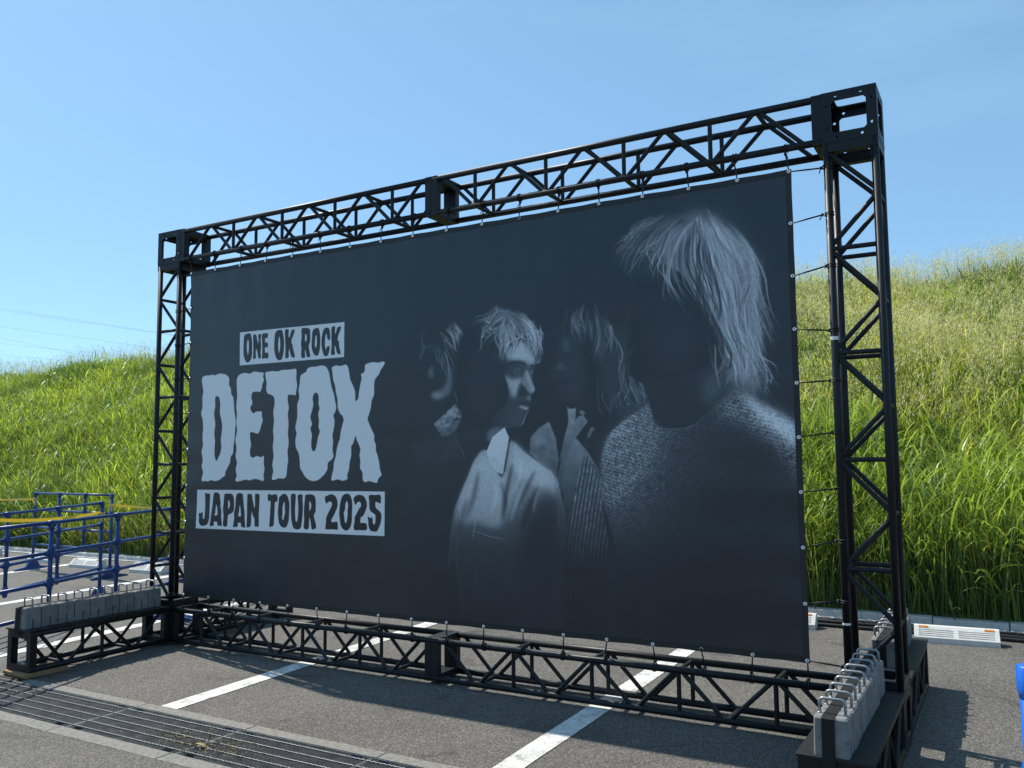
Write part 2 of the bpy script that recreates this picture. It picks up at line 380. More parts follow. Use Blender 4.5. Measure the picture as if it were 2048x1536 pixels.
# leaf and chaff on the grating
lf = MB(); c0 = Vector((2.66, -1.645, .004)); V = []
for i in range(9):
    t = i/8; w = .013*math.sin(math.pi*min(t*1.05+.02, 1))**.8+.001; p_ = c0+Vector((-.05+.10*t, -.02+.05*t, .004+.012*math.sin(t*5)))
    V += [p_+Vector((-w*.4, w, .004)), p_, p_+Vector((w*.4, -w, .006))]
lf.add(V, [(3*i, 3*i+3, 3*i+4, 3*i+1) for i in range(8)]+[(3*i+1, 3*i+4, 3*i+5, 3*i+2) for i in range(8)], True)
o = build('dry_leaf', lf, M['leafdry'], None, False); tag(o, 'curled dry yellow leaf lying on the drain grating', 'leaf')
ch = MB()
for i in range(420):
    cx_, cy_ = rnd.gauss(2.62, .28), rnd.gauss(-1.6, .09)
    if not -1.76 < cy_ < -1.32: continue
    a = rnd.uniform(0, 6.28); l, w = rnd.uniform(.004, .018), rnd.uniform(.001, .004); z = rnd.uniform(0, .006)
    dx, dy = math.cos(a)*l, math.sin(a)*l
    ch.add([(cx_-dx, cy_-dy, z), (cx_+dy*w/l, cy_-dx*w/l, z+.004), (cx_+dx, cy_+dy, z+rnd.uniform(0, .006)), (cx_-dy*w/l, cy_+dx*w/l, z)], [(0, 1, 2, 3)])
o = build('plant_litter', ch, M['debris'], None, False); tag(o, 'dry plant chaff scattered over the drain grating', 'litter', kind='stuff')
# grit fallen along the edges
gr = MB()
for i in range(900):
    x_, y_ = rnd.uniform(-.5, 5.2), rnd.choice([rnd.gauss(-1.2, .03), rnd.gauss(-1.9, .04), rnd.uniform(-2.6, 1.5)])
    if -1.88 < y_ < -1.22: continue
    r = rnd.uniform(.0015, .004); z = gz(y_)
    gr.add([(x_-r, y_-r, z), (x_+r, y_-r*.8, z), (x_+r*.9, y_+r, z), (x_-r*.8, y_+r*.9, z), (x_, y_, z+r*1.4)], [(0, 1, 4), (1, 2, 4), (2, 3, 4), (3, 0, 4)])
o = build('grit', gr, M['concrete'], None, False); tag(o, 'loose grit on the asphalt', 'grit', kind='stuff')

# ---------------------------------------------------------------- kerb at the foot of the bank
kerb = empty('kerb', (0, 3.6, gz(3.6))); tag(kerb, kind='structure')
km = MB(); zk = gz(3.6)
km.prism([(3.60, zk-.1), (3.60, zk+.052), (3.607, zk+.060), (3.715, zk+.062), (3.72, zk+.055), (3.72, zk-.1)], .004, .596)
kme = km.mesh('kerb_stone', (0, 3.6, zk))
lm = MB(); lm.box((.003, 3.515, zk-.05), (.597, 3.598, zk+.008)); lme = lm.mesh('kerb_ledge', (0, 3.6, zk))
kme.materials.append(M['kerb']); lme.materials.append(M['kerb'])
for i in range(-30, 22):
    x = i*.6+rnd.uniform(-.002, .002)
    if -24 < x < 13:
        put('kerb_stone', kme, (x, 3.6, zk+rnd.uniform(-.003, .003)), kerb)
        put('kerb_ledge', lme, (x, 3.6, zk+rnd.uniform(-.001, .001)), kerb)

# ---------------------------------------------------------------- grass bank
def bank_z(x, y):
    """levee profile with a bumpy surface"""
    t = np.clip((y-3.72)/8.3, 0, None)
    z = np.where(t < 1, .12+4.15*(t*1.0+.06*np.sin(t*3.1416)), 4.27+.0*y)
    z = z+(.10*np.sin(x*.9+y*.5)+.08*np.sin(x*.37-y*1.1+1)+.05*np.sin(x*2.1+2.*y))*np.clip(t*6, 0, 1)
    return np.where(y > 17, np.maximum(4.27-(y-17)*.45, .0), z)
ys = np.concatenate([np.linspace(3.72, 12.3, 40), np.linspace(12.6, 17, 8), np.linspace(18, 27, 6)]); xs = np.linspace(-160, 90, 320)
Xg, Yg = np.meshgrid(xs, ys); Zg = bank_z(Xg, Yg)
nx, ny = len(xs), len(ys)
b = MB(); b.add(np.stack([Xg, Yg, Zg], -1).reshape(-1, 3), [(j*nx+i, j*nx+i+1, (j+1)*nx+i+1, (j+1)*nx+i) for j in range(ny-1) for i in range(nx-1)], True)
bo = put('embankment', b.mesh('embankment', recalc=False), (0, 0, 0), None, M['soil']); tag(bo, kind='structure')

# ================================================================ artwork printed on the banner (millimetres from its top left corner)
ART = {}
for _l in """
D0:170,958 204,939 266,938 307,935 338,942 388,931 458,939 499,960 515,984 515,1033 538,1069 543,1111 569,1146 579,1202 586,1258 598,1313 603,1368 597,1423 593,1491 581,1560 577,1614 549,1648 541,1696 512,1737 490,1771 481,1805 446,1822 417,1840 367,1850 317,1842 276,1853 236,1848 211,1855 198,1827 213,1778 194,1722 205,1666 190,1596 205,1540 194,1469 199,1385 188,1314 170,1264 185,1215 178,1129 188,1073 174,1015
D1:348,1130 370,1124 394,1139 410,1195 408,1265 424,1321 438,1377 434,1440 426,1502 434,1557 423,1613 401,1647 376,1678 358,1646 352,1584 356,1515 344,1445 353,1361 338,1277 348,1207 343,1158
E0:608,996 627,963 655,950 704,943 762,952 809,939 856,944 894,951 923,956 918,993 930,1014 912,1046 901,1087 880,1113 842,1107 795,1115 786,1156 797,1204 775,1237 789,1272 818,1286 837,1275 902,1276 909,1316 917,1350 901,1390 887,1430 866,1456 822,1449 778,1444 776,1495 787,1549 775,1589 780,1637 809,1654 855,1641 902,1651 935,1641 935,1698 944,1751 934,1798 940,1831 926,1847 879,1835 823,1831 776,1842 728,1836 671,1848 623,1851 607,1839 622,1805 610,1751 624,1696 607,1642 617,1574 603,1505 620,1423 609,1355 616,1286 607,1217 616,1135 610,1065
T0:945,953 978,949 1025,946 1080,952 1134,944 1189,945 1243,944 1282,943 1290,980 1287,1020 1297,1073 1290,1119 1279,1158 1247,1152 1200,1154 1197,1200 1209,1254 1200,1306 1208,1385 1203,1464 1213,1543 1202,1608 1209,1674 1201,1726 1197,1778 1189,1810 1162,1826 1108,1824 1072,1834 1036,1836 1030,1817 1043,1765 1033,1712 1044,1646 1035,1566 1043,1500 1036,1434 1045,1354 1036,1287 1049,1221 1044,1167 1011,1142 973,1130 954,1096 958,1042 946,994
O0:1329,1022 1341,996 1393,973 1402,954 1436,939 1497,938 1557,933 1600,944 1626,974 1643,1014 1657,1079 1675,1131 1692,1170 1705,1221 1717,1273 1706,1310 1689,1335 1702,1374 1696,1437 1683,1487 1690,1538 1685,1601 1695,1652 1669,1683 1639,1702 1633,1752 1604,1790 1570,1816 1537,1835 1495,1844 1443,1835 1399,1810 1373,1778 1343,1739 1336,1674 1323,1623 1294,1577 1286,1518 1297,1466 1284,1414 1300,1349 1303,1296 1301,1231 1322,1179 1313,1113 1325,1068
O1:1478,1160 1495,1148 1518,1155 1532,1188 1531,1240 1542,1273 1529,1317 1538,1369 1534,1420 1548,1453 1532,1497 1520,1548 1504,1599 1482,1609 1465,1586 1460,1534 1466,1483 1450,1431 1465,1393 1447,1340 1463,1289 1476,1238 1468,1192
X0:1667,957 1709,943 1759,950 1809,942 1834,967 1846,1012 1859,1064 1884,1109 1906,1154 1909,1205 1914,1230 1937,1212 1946,1156 1957,1107 1969,1057 1964,1026 1996,1009 2003,959 2035,946 2083,941 2130,948 2169,942 2192,949 2185,970 2154,1006 2138,1036 2100,1077 2092,1126 2092,1188 2069,1237 2062,1286 2046,1335 2032,1371 2047,1409 2068,1447 2095,1496 2095,1533 2111,1570 2111,1607 2130,1656 2143,1705 2151,1753 2164,1796 2136,1820 2121,1853 2082,1848 2043,1841 2011,1849 1987,1833 1982,1778 1960,1741 1962,1691 1954,1642 1962,1605 1945,1561 1926,1530 1919,1499 1905,1523 1889,1560 1873,1579 1874,1641 1858,1703 1851,1753 1835,1796 1835,1827 1787,1840 1745,1830 1696,1838 1674,1834 1682,1790 1695,1753 1699,1702 1718,1652 1726,1602 1742,1552 1758,1514 1766,1464 1781,1414 1794,1370 1780,1338 1756,1319 1733,1273 1729,1210 1712,1158 1703,1107 1682,1054 1673,1002
boxO:635,594 1789,605 1790,883 640,877
oO0:685,649 693,622 731,611 760,615 773,638 783,684 785,739 784,802 766,842 732,857 706,838 686,791 682,731
oO1:727,675 734,666 743,681 747,736 742,776 734,792 726,762 721,716
oN:797,630 830,632 840,661 855,705 860,672 857,632 889,632 884,674 890,728 887,773 887,829 860,825 849,779 833,748 829,787 832,823 813,832 799,826 800,758 797,690
oE:901,634 939,627 967,631 963,666 939,667 938,703 964,706 966,743 937,744 938,788 972,793 972,834 931,834 904,833 906,765 901,697
oO2:1050,637 1073,615 1110,612 1128,621 1144,676 1150,725 1146,792 1130,846 1109,862 1076,853 1053,816 1041,766 1042,704
oO3:1090,681 1097,666 1105,691 1108,744 1102,784 1094,801 1086,769 1085,720
oK:1161,620 1199,619 1198,663 1206,685 1221,651 1233,626 1250,621 1265,631 1251,667 1234,701 1232,732 1241,741 1250,781 1269,845 1234,843 1218,805 1208,776 1201,813 1203,840 1166,847 1167,766 1162,695
oR:1340,624 1376,619 1411,623 1429,638 1432,673 1433,729 1422,750 1418,776 1429,820 1435,853 1401,854 1388,817 1380,791 1377,821 1378,858 1340,850 1340,779 1335,739 1341,692
oR1:1378,669 1389,672 1396,687 1395,713 1385,732 1378,721
oO4:1455,662 1469,637 1503,629 1523,637 1535,677 1540,725 1537,793 1523,840 1507,852 1478,841 1457,805 1448,761 1453,701
oO5:1487,695 1495,685 1503,709 1505,752 1500,778 1493,789 1482,764 1485,729
oC:1566,667 1583,642 1611,635 1633,649 1641,686 1641,735 1615,724 1609,692 1600,684 1592,712 1589,763 1598,811 1610,790 1638,786 1636,822 1619,857 1586,858 1566,821 1554,769 1555,713
oK2:1657,640 1672,633 1693,634 1692,668 1696,694 1709,666 1717,644 1752,639 1747,669 1728,705 1721,743 1735,757 1738,795 1755,854 1719,847 1705,806 1694,784 1691,817 1694,853 1656,850 1660,777 1655,708
boxJ:147,1924 2196,1917 2194,2246 140,2255
jJ:247,1954 268,1957 301,1957 309,1967 307,2017 304,2058 304,2116 300,2174 279,2215 234,2230 198,2226 177,2194 178,2160 173,2127 203,2123 221,2114 223,2155 229,2172 243,2167 247,2125 250,2051
jA:355,1956 385,1945 412,1953 427,1969 428,1998 436,2027 435,2064 447,2104 445,2145 452,2194 452,2225 427,2223 406,2222 399,2196 390,2190 363,2192 359,2209 358,2223 313,2228 319,2181 330,2107 340,2049 345,2008
jA1:384,2048 392,2060 400,2101 399,2134 367,2140 374,2114 377,2077
jP:483,1961 507,1954 554,1954 577,1963 591,1984 596,2024 597,2069 589,2101 559,2120 530,2131 522,2168 516,2224 471,2220 474,2144 466,2079 474,2030 477,1989
jP1:527,2007 547,2027 546,2057 531,2083 526,2054
jA2:630,1957 664,1948 696,1958 702,1986 707,2022 713,2070 721,2106 724,2162 732,2226 718,2229 686,2223 680,2195 654,2191 645,2201 640,2225 603,2229 590,2226 601,2157 599,2117 612,2060 616,2003
jA3:664,2045 670,2059 677,2107 680,2123 678,2139 647,2138 654,2108 659,2071
jN:753,1959 770,1955 801,1957 811,2000 825,2040 835,2070 842,2040 842,1956 869,1954 891,1961 890,2047 887,2126 887,2213 858,2217 842,2213 837,2155 817,2128 805,2096 799,2136 795,2212 757,2228 749,2221 750,2137 750,2041
jT:988,1958 1004,1952 1035,1959 1056,1953 1092,1959 1096,2008 1069,2016 1067,2067 1063,2129 1059,2196 1035,2212 1012,2212 1014,2154 1018,2076 1019,2009 991,2005
jO:1119,1976 1159,1950 1191,1951 1216,1978 1233,2032 1230,2094 1227,2156 1207,2203 1183,2216 1148,2209 1121,2182 1109,2132 1105,2089 1112,2019
jO1:1175,2010 1182,2033 1182,2064 1186,2095 1176,2127 1168,2156 1161,2154 1152,2135 1157,2096 1155,2065 1163,2030
kU:1250,1955 1295,1949 1300,1985 1296,2031 1295,2085 1301,2154 1312,2165 1322,2154 1329,2107 1331,2050 1325,1992 1325,1956 1371,1952 1374,1991 1379,2041 1376,2106 1369,2168 1358,2210 1326,2225 1284,2216 1265,2178 1253,2117 1249,2032
kR:1405,1956 1425,1950 1466,1948 1500,1959 1513,1985 1516,2035 1514,2080 1497,2107 1504,2141 1519,2178 1521,2197 1517,2210 1484,2219 1473,2206 1465,2165 1451,2127 1447,2158 1440,2215 1394,2213 1395,2144 1391,2075 1398,2006
kR1:1448,2002 1466,2017 1468,2047 1453,2076 1448,2055
k2:1613,1965 1639,1955 1669,1945 1703,1951 1728,1974 1740,2015 1734,2045 1715,2083 1693,2117 1676,2144 1684,2158 1726,2154 1740,2164 1739,2211 1702,2212 1627,2214 1617,2205 1623,2160 1626,2126 1646,2088 1665,2058 1682,2031 1682,2009 1664,2000 1644,2004 1627,2016 1614,1995
k0:1782,1966 1811,1942 1850,1941 1875,1969 1885,2020 1882,2079 1880,2145 1863,2194 1834,2215 1805,2212 1775,2185 1762,2134 1757,2082 1766,2015
k01:1829,1995 1839,2002 1845,2028 1839,2065 1840,2095 1833,2139 1821,2162 1811,2147 1803,2096 1802,2077 1813,2059 1817,2018
k22:1899,1972 1923,1951 1956,1945 1992,1954 2013,1977 2027,2017 2014,2061 1993,2098 1969,2114 1965,2128 1965,2154 2001,2155 2023,2163 2022,2205 1944,2209 1911,2211 1900,2189 1908,2145 1910,2115 1933,2078 1955,2044 1969,2033 1966,2002 1947,1997 1933,2003 1916,2020 1904,2001
k5:2046,1950 2074,1943 2102,1945 2144,1942 2158,1954 2156,2003 2130,1998 2109,1996 2107,2023 2117,2045 2140,2059 2162,2083 2164,2109 2157,2152 2141,2185 2123,2212 2095,2215 2062,2209 2043,2177 2040,2134 2034,2108 2061,2116 2078,2113 2085,2154 2097,2164 2107,2146 2108,2096 2094,2083 2061,2064 2051,2042 2049,1992
f1_collar:2637,1426 2825,1288 2850,1324 2895,1340 2874,1394 2833,1386 2710,1523
f1_collar2:2710,1523 2808,1413 2874,1394 2895,1343 2858,1436 2824,1483 2757,1517
f1_jacket:2436,1603 2533,1569 2706,1523 2832,1483 2857,1588 2906,1651 2930,1801 2904,2209 2429,2227
f1_lapel:2672,1687 2757,1593 2832,1511 2857,1588 2790,1663 2714,1704
f1_rim:2849,1584 2882,1616 2900,1657 2905,1705
f1_sh:2436,1603 2533,1565 2706,1523
f1_nose:2598,1022 2629,995 2637,1053 2637,1088 2603,1087 2583,1057
f1_cheek:2753,1024 2787,1033 2791,1104 2787,1174 2757,1222 2689,1244 2637,1238 2616,1209 2681,1190 2732,1157 2758,1095
f1_chin:2624,1202 2689,1198 2715,1227 2672,1247 2629,1231
f1_mouth:2577,1153 2629,1149 2672,1169
f1_neckrim:2817,1197 2833,1247 2837,1289
f1_h1:2672,697 2733,766 2817,837 2859,862
f1_h2:2724,787 2758,890 2800,992 2834,1092
f1_h3:2672,862 2689,970 2715,1043 2741,1094
f1_h4:2784,721 2801,808 2834,881 2838,938
f1_h5:2792,743 2843,783 2860,826 2851,875
f1_h6:2792,686 2851,748 2902,780 2906,816
f1_h7:2616,807 2594,878 2616,951
f1_h8:2506,879 2497,929 2515,973
f1_h9:2638,701 2559,716 2497,747
f1_h10:2629,823 2637,895 2663,969
f2_hairmass:2909,751 2979,721 3040,713 3094,688 3124,685 3162,620 3199,643 3258,655 3316,686 3360,686 3388,703 3424,737 3459,778 3487,825 3504,857 3517,946 3513,983 3502,1044 3484,1031 3470,1005 3457,954 3436,915 3387,867 3343,870 3314,893 3270,915 3240,977 3222,1020 3196,1025 3167,972 3130,918 3093,857 3039,885 2978,868 2917,797
f2_hairtop:3109,696 3162,623 3214,651 3273,663 3331,688 3381,696 3424,741 3466,785 3493,844 3513,933 3509,1007 3491,1031 3474,992 3450,941 3429,877 3387,810 3315,772 3242,747 3168,734
f2_skull:2909,764 2854,858 2830,1001 2830,1133 2845,1297 2922,1429 3103,1479 3207,1466 3267,1282 3240,1027 3131,763
f2_face:3240,964 3278,916 3343,876 3401,893 3450,953 3477,1011 3480,1043 3471,1080 3455,1122 3465,1179 3476,1216 3457,1243 3443,1255 3444,1289 3442,1308 3428,1345 3402,1368 3381,1411 3373,1442 3352,1463 3309,1468 3163,1463 3111,1454 3149,1372 3237,1312 3267,1219 3239,1123 3210,1038
f2_forehead:3270,921 3343,876 3401,899 3450,953 3474,1011 3477,1043 3427,1039 3399,1019 3313,1007 3255,990
f2_brow:3269,1020 3313,1012 3371,1018 3406,1038 3409,1057 3378,1039 3313,1032 3269,1039
f2_brow2:3429,1053 3456,1044 3482,1052 3477,1067 3448,1064
f2_cheek:3232,1106 3268,1124 3304,1142 3355,1120 3380,1156 3365,1199 3332,1241 3307,1268 3282,1220 3253,1155
f2_socket:3276,1055 3327,1036 3385,1049 3398,1100 3369,1130 3312,1127 3269,1093
f2_eye:3300,1079 3327,1055 3359,1063 3364,1092 3341,1104 3312,1094
f2_lid:3298,1075 3323,1050 3356,1057 3368,1083
f2_lowlid:3305,1095 3341,1111 3364,1098
f2_eye2:3430,1096 3448,1084 3473,1089 3469,1117 3448,1140
f2_lid2:3428,1080 3455,1071 3482,1080
f2_nose:3406,1079 3430,1111 3458,1166 3476,1213 3464,1236 3443,1243 3418,1226 3401,1200 3383,1181 3376,1149
f2_nosedark:3366,1161 3404,1201 3425,1233 3432,1252 3382,1262 3347,1260 3340,1222
f2_nosetip:3433,1165 3471,1207 3464,1231 3439,1227
f2_nbridge:3409,1082 3423,1102 3433,1133 3447,1178 3426,1164 3412,1132
f2_ulip:3342,1307 3382,1290 3421,1288 3442,1308 3433,1329 3382,1321
f2_llip:3346,1326 3382,1323 3425,1341 3410,1355 3374,1343
f2_phil:3418,1254 3443,1255 3444,1288 3410,1287
f2_chinrim:3425,1354 3399,1388 3383,1424 3370,1451 3334,1466
f2_jaw:3141,1461 3236,1462 3330,1467
f2_chin:3310,1365 3381,1393 3370,1442 3323,1459 3266,1426
f2_neck:3118,1473 3229,1466 3206,1513 3147,1553 3088,1552
f2_sideburn:3130,931 3196,948 3226,995 3218,1026 3181,1017 3159,1042
f2_hairdark:3116,716 3183,742 3272,756 3330,799 3279,795 3213,770 3131,750
f2_ear:3165,1119 3106,1147 3098,1166
f2_side:3039,872 3145,932 3211,1026 3239,1154 3208,1280 3149,1372 3036,1400 2938,1300 2923,1138 2955,977
f2_jawl:3238,1243 3324,1334 3352,1410 3309,1465 3178,1463 3118,1454 3149,1360
f2_g1:3199,646 3124,685 3040,716 2940,747
f2_g2:3213,674 3108,735 3040,781 2978,855
f2_g3:3228,694 3153,765 3093,824 3039,898
f2_g4:3243,708 3198,801 3212,885 3211,1019
f2_g5:3257,710 3271,807 3256,889 3218,1013
f2_g6:3280,699 3315,779 3329,856 3307,905
f2_g7:3309,695 3380,772 3422,851 3443,928
f2_g8:3345,692 3431,763 3479,855 3499,957 3498,1044
f2_g9:3374,701 3459,778 3500,857 3517,958
b2_collar:3087,1634 3134,1533 3234,1466 3269,1536 3245,1659 3219,1789 3168,1774 3123,1719
b2_shirt:2995,1680 3087,1623 3186,1794 3226,1790 3259,1659 3287,1559 3400,1645 3537,1736 3612,1796 3667,1957 3690,2074 3679,2278 3624,2643 3604,2918 2923,2986 2859,2624 2822,2394 2765,2436 2804,2098 2871,1923 2928,1813
b2_lit:3004,1688 3087,1634 3186,1797 3293,1781 3274,1994 3183,2148 3001,2123 2833,2112 2890,1923
b2_lit2:3295,1567 3400,1645 3537,1736 3620,1818 3626,1929 3535,1885 3398,1841 3294,1735
b2_fold1:3294,1720 3239,1934 3210,2117
b2_fold2:3398,1841 3327,1963 3273,2115
b2_fold3:3501,1871 3413,2022 3360,2173
b2_fold4:2947,1813 2890,1939 2833,2097
b2_f5:3022,1766 2984,1937 2908,2126
b2_f6:3150,1827 3167,1935 3112,2074
b2_f7:3204,1843 3238,1964 3220,2087
b2_f8:3365,1690 3346,1811 3292,1933
b2_f9:3468,1766 3397,1887 3344,2008
b2_f10:3552,1811 3483,1916 3447,2051
b2_f11:3619,1840 3642,1987 3631,2207
b2_f12:2928,1969 2890,2080 2851,2237
b2_armdark:3466,1961 3618,1914 3682,2103 3660,2424 3524,2723 3357,2441 3377,2142
b2_pk1:2992,2108 2973,2232
b2_pk2:2983,2178 3111,2212 3245,2230
b2_pk3:3316,2167 3279,2371 3251,2522
b2_pk4:2982,2386 3017,2568 3144,2589
b2_cuff:3620,1796 3636,1847 3619,1885
b2_sleeveL:2765,2428 2814,2097 2852,2081 2841,2424 2906,2805
f3_face:3679,857 3652,974 3609,1106 3620,1188 3656,1249 3713,1304 3786,1314 3835,1272 3853,1164 3839,1017 3793,888
f3_nose:3643,1070 3668,1042 3709,1075 3721,1092 3684,1084 3642,1089
f3_nosering:3634,1089 3675,1086 3716,1094
f3_lip:3637,1171 3691,1166 3740,1172 3707,1196 3657,1190
f3_cheekb:3687,895 3736,906 3735,972 3694,962
f3_hair:3715,680 3781,649 3862,639 3941,680 3988,707 4025,812 4064,837 4115,978 4135,1108 4163,1216 4208,1219 4260,1207 4297,1314 4264,1375 4158,1428 4119,1462 4006,1416 3927,1421 3899,1239 3870,1092 3794,866 3696,783 3648,719
f3_g0:3723,673 3697,753 3687,872
f3_g1:3781,649 3754,773 3769,879 3783,983
f3_g2:3862,643 3803,778 3834,840 3888,991
f3_g3:3877,696 3907,802 3913,905 3896,991
f3_g4:3910,669 3939,775 3961,894 3943,995 3949,1097
f3_g5:3957,696 4010,796 4017,826 3992,918 3967,996 4011,1158
f3_g6:3970,807 4031,900 4045,1002 4027,1101
f3_g7:3935,1023 3939,1241 3960,1350 4021,1413
f3_g8:4063,859 4106,1006 4089,1105 4132,1222 4168,1294
f3_g9:4127,1122 4125,1214 4175,1323 4234,1367
f3_g10:4208,1212 4229,1283 4257,1340
f3_g11:4147,1237 4085,1291 4084,1362 4128,1413
f3_g12:4245,1220 4280,1313 4264,1368
f3_g13:4176,1309 4159,1379 4173,1428
f3_back:3938,863 4064,837 4154,909 4196,1069 4208,1197 4299,1230 4297,1356 4158,1428 4052,1403 3962,1242
f3_flap:3713,1340 3733,1359 3777,1350 3768,1437 3793,1409 3833,1403 3860,1447 3774,1547 3717,1596 3683,1695 3650,1695 3693,1523 3723,1451
f3_shoulder:3434,1547 3469,1496 3579,1435 3561,1513 3560,1594 3601,1653 3617,1695 3432,1693
f3_body:3613,1661 3693,1523 3726,1538 3774,1547 3836,1656 3828,1696 3642,1695
f3_tip:3801,1373 3833,1374 3841,1396 3813,1399
f3_pend:3858,1534 3883,1484 3911,1488 3894,1513 3866,1556
f3_chain:3879,1484 3846,1555 3853,1599 3892,1621
b3_panel:3637,1796 3672,1678 3715,1545 3756,1531 3852,1635 3937,1766 3881,1795 3799,1926 3747,2102 3690,2118 3676,1928
b3_placket:3734,1360 3779,1362 3759,1546 3705,1663 3673,1810 3654,1972 3636,1811 3681,1633
b3_should:3426,1645 3436,1539 3506,1473 3578,1437 3624,1543 3646,1692 3628,1803 3537,1736
b3_cardi:3835,1679 3883,1708 3948,1810 3957,1981 3991,2208 3995,2405 3942,2772 3687,2795 3676,2495 3688,2205 3741,1985 3784,1810
f4_sweater:4292,1349 4213,1389 4078,1472 3995,1557 3959,1657 3950,1782 3960,1952 4036,2226 4083,2515 4062,2877 5312,2751 5273,1594 5216,1535 5104,1444 4984,1371 4883,1287 4836,1289 4691,1394 4567,1485 4492,1505 4366,1498 4315,1466
f4_shl:4292,1349 4213,1389 4078,1472 3995,1557 3959,1657 3950,1782 3960,1952 4068,1980 4230,1782 4337,1637 4391,1517 4315,1466
f4_shr:4836,1289 4883,1287 4984,1371 5104,1444 5216,1535 5273,1594 5283,1891 5221,1837 5107,1669 4977,1554 4831,1458 4714,1419
f4_shr2:4882,1302 4983,1376 5104,1449 5216,1537 5227,1671 5122,1580 4980,1462
f4_neck:4292,1355 4276,1206 4399,1213 4600,1163 4722,1135 4790,1269 4691,1382 4567,1485 4492,1501 4366,1492
f4_neckrim:4686,1156 4733,1195 4766,1279 4692,1359 4643,1357 4634,1261
f4_rimN:4188,737 4145,834 4151,885 4184,916
f4_rimL:4141,1036 4175,1007 4182,1001
f4_face:4241,450 4202,560 4184,647 4196,718 4184,768 4159,816 4133,861 4142,889 4176,912 4159,939 4148,971 4163,1002 4149,1031 4157,1064 4175,1091 4161,1127 4176,1166 4243,1209 4348,1204 4475,1180 4663,1107 4706,883 4566,601 4417,472
f4_cheek:4309,648 4488,716 4631,925 4603,1067 4476,1144 4349,1124 4302,947
f4_brow:4200,687 4282,676 4360,703 4307,729 4228,721
f4_jaw:4645,877 4557,943 4455,1008 4428,1043
f4_collar:4302,1466 4366,1498 4492,1507 4579,1483 4691,1397 4836,1292
f4_hair:4074,352 4144,271 4267,186 4399,161 4502,164 4628,168 4750,221 4843,320 4934,440 4976,565 4966,682 4991,814 5053,982 4971,1069 4998,1268 4984,1348 4895,1286 4790,1269 4745,1196 4687,1109 4669,891 4561,772 4512,743 4413,659 4362,603 4417,497 4433,349 4318,270 4170,301
f4_hairlit:4501,221 4628,171 4750,221 4843,320 4934,440 4976,565 4966,682 4979,813 5009,955 4959,1068 4978,1209 4962,1324 4883,1273 4780,1198 4820,1058 4730,885 4684,784 4513,694 4388,594 4432,411
f4_g1:4577,195 4474,279 4425,411 4389,556 4438,661 4537,758
f4_g2:4615,188 4574,306 4545,451 4603,606 4674,711 4719,860
f4_g3:4652,188 4697,348 4741,512 4784,686 4767,840 4705,907
f4_g4:4689,193 4782,348 4837,524 4855,705 4873,873 4916,995
f4_g5:4725,217 4865,371 4943,525 4961,658 4922,807 4951,974 4968,1150 4974,1324
f4_g6:4742,476 4809,665 4827,846 4892,993 4911,1147 4895,1274
f4_g7:4674,711 4730,885 4797,1033 4793,1151 4756,1196
f4_g8:4796,277 4910,449 4964,575 4983,695 5023,864 5064,995
f4_g9:4425,165 4266,212 4157,299 4081,353
f4_g12:4502,173 4372,221 4277,322 4228,449
f4_g13:4559,179 4436,236 4362,346 4346,463
f4_crown:4081,353 4144,271 4267,186 4399,161 4528,165 4577,219 4486,294 4425,411 4390,531 4311,547 4206,510 4127,436
f4_g10:4399,180 4237,310 4174,429 4179,507
f4_g11:4475,217 4369,328 4316,346 4315,384
f4_c1:4699,1110 4721,1194 4790,1269
f4_c2:4940,973 4970,1092 5012,1211 5020,1303
""".strip().split("\n"):
    _k, _v = _l.split(":"); ART[_k] = [tuple(map(int, q.split(","))) for q in _v.split()]
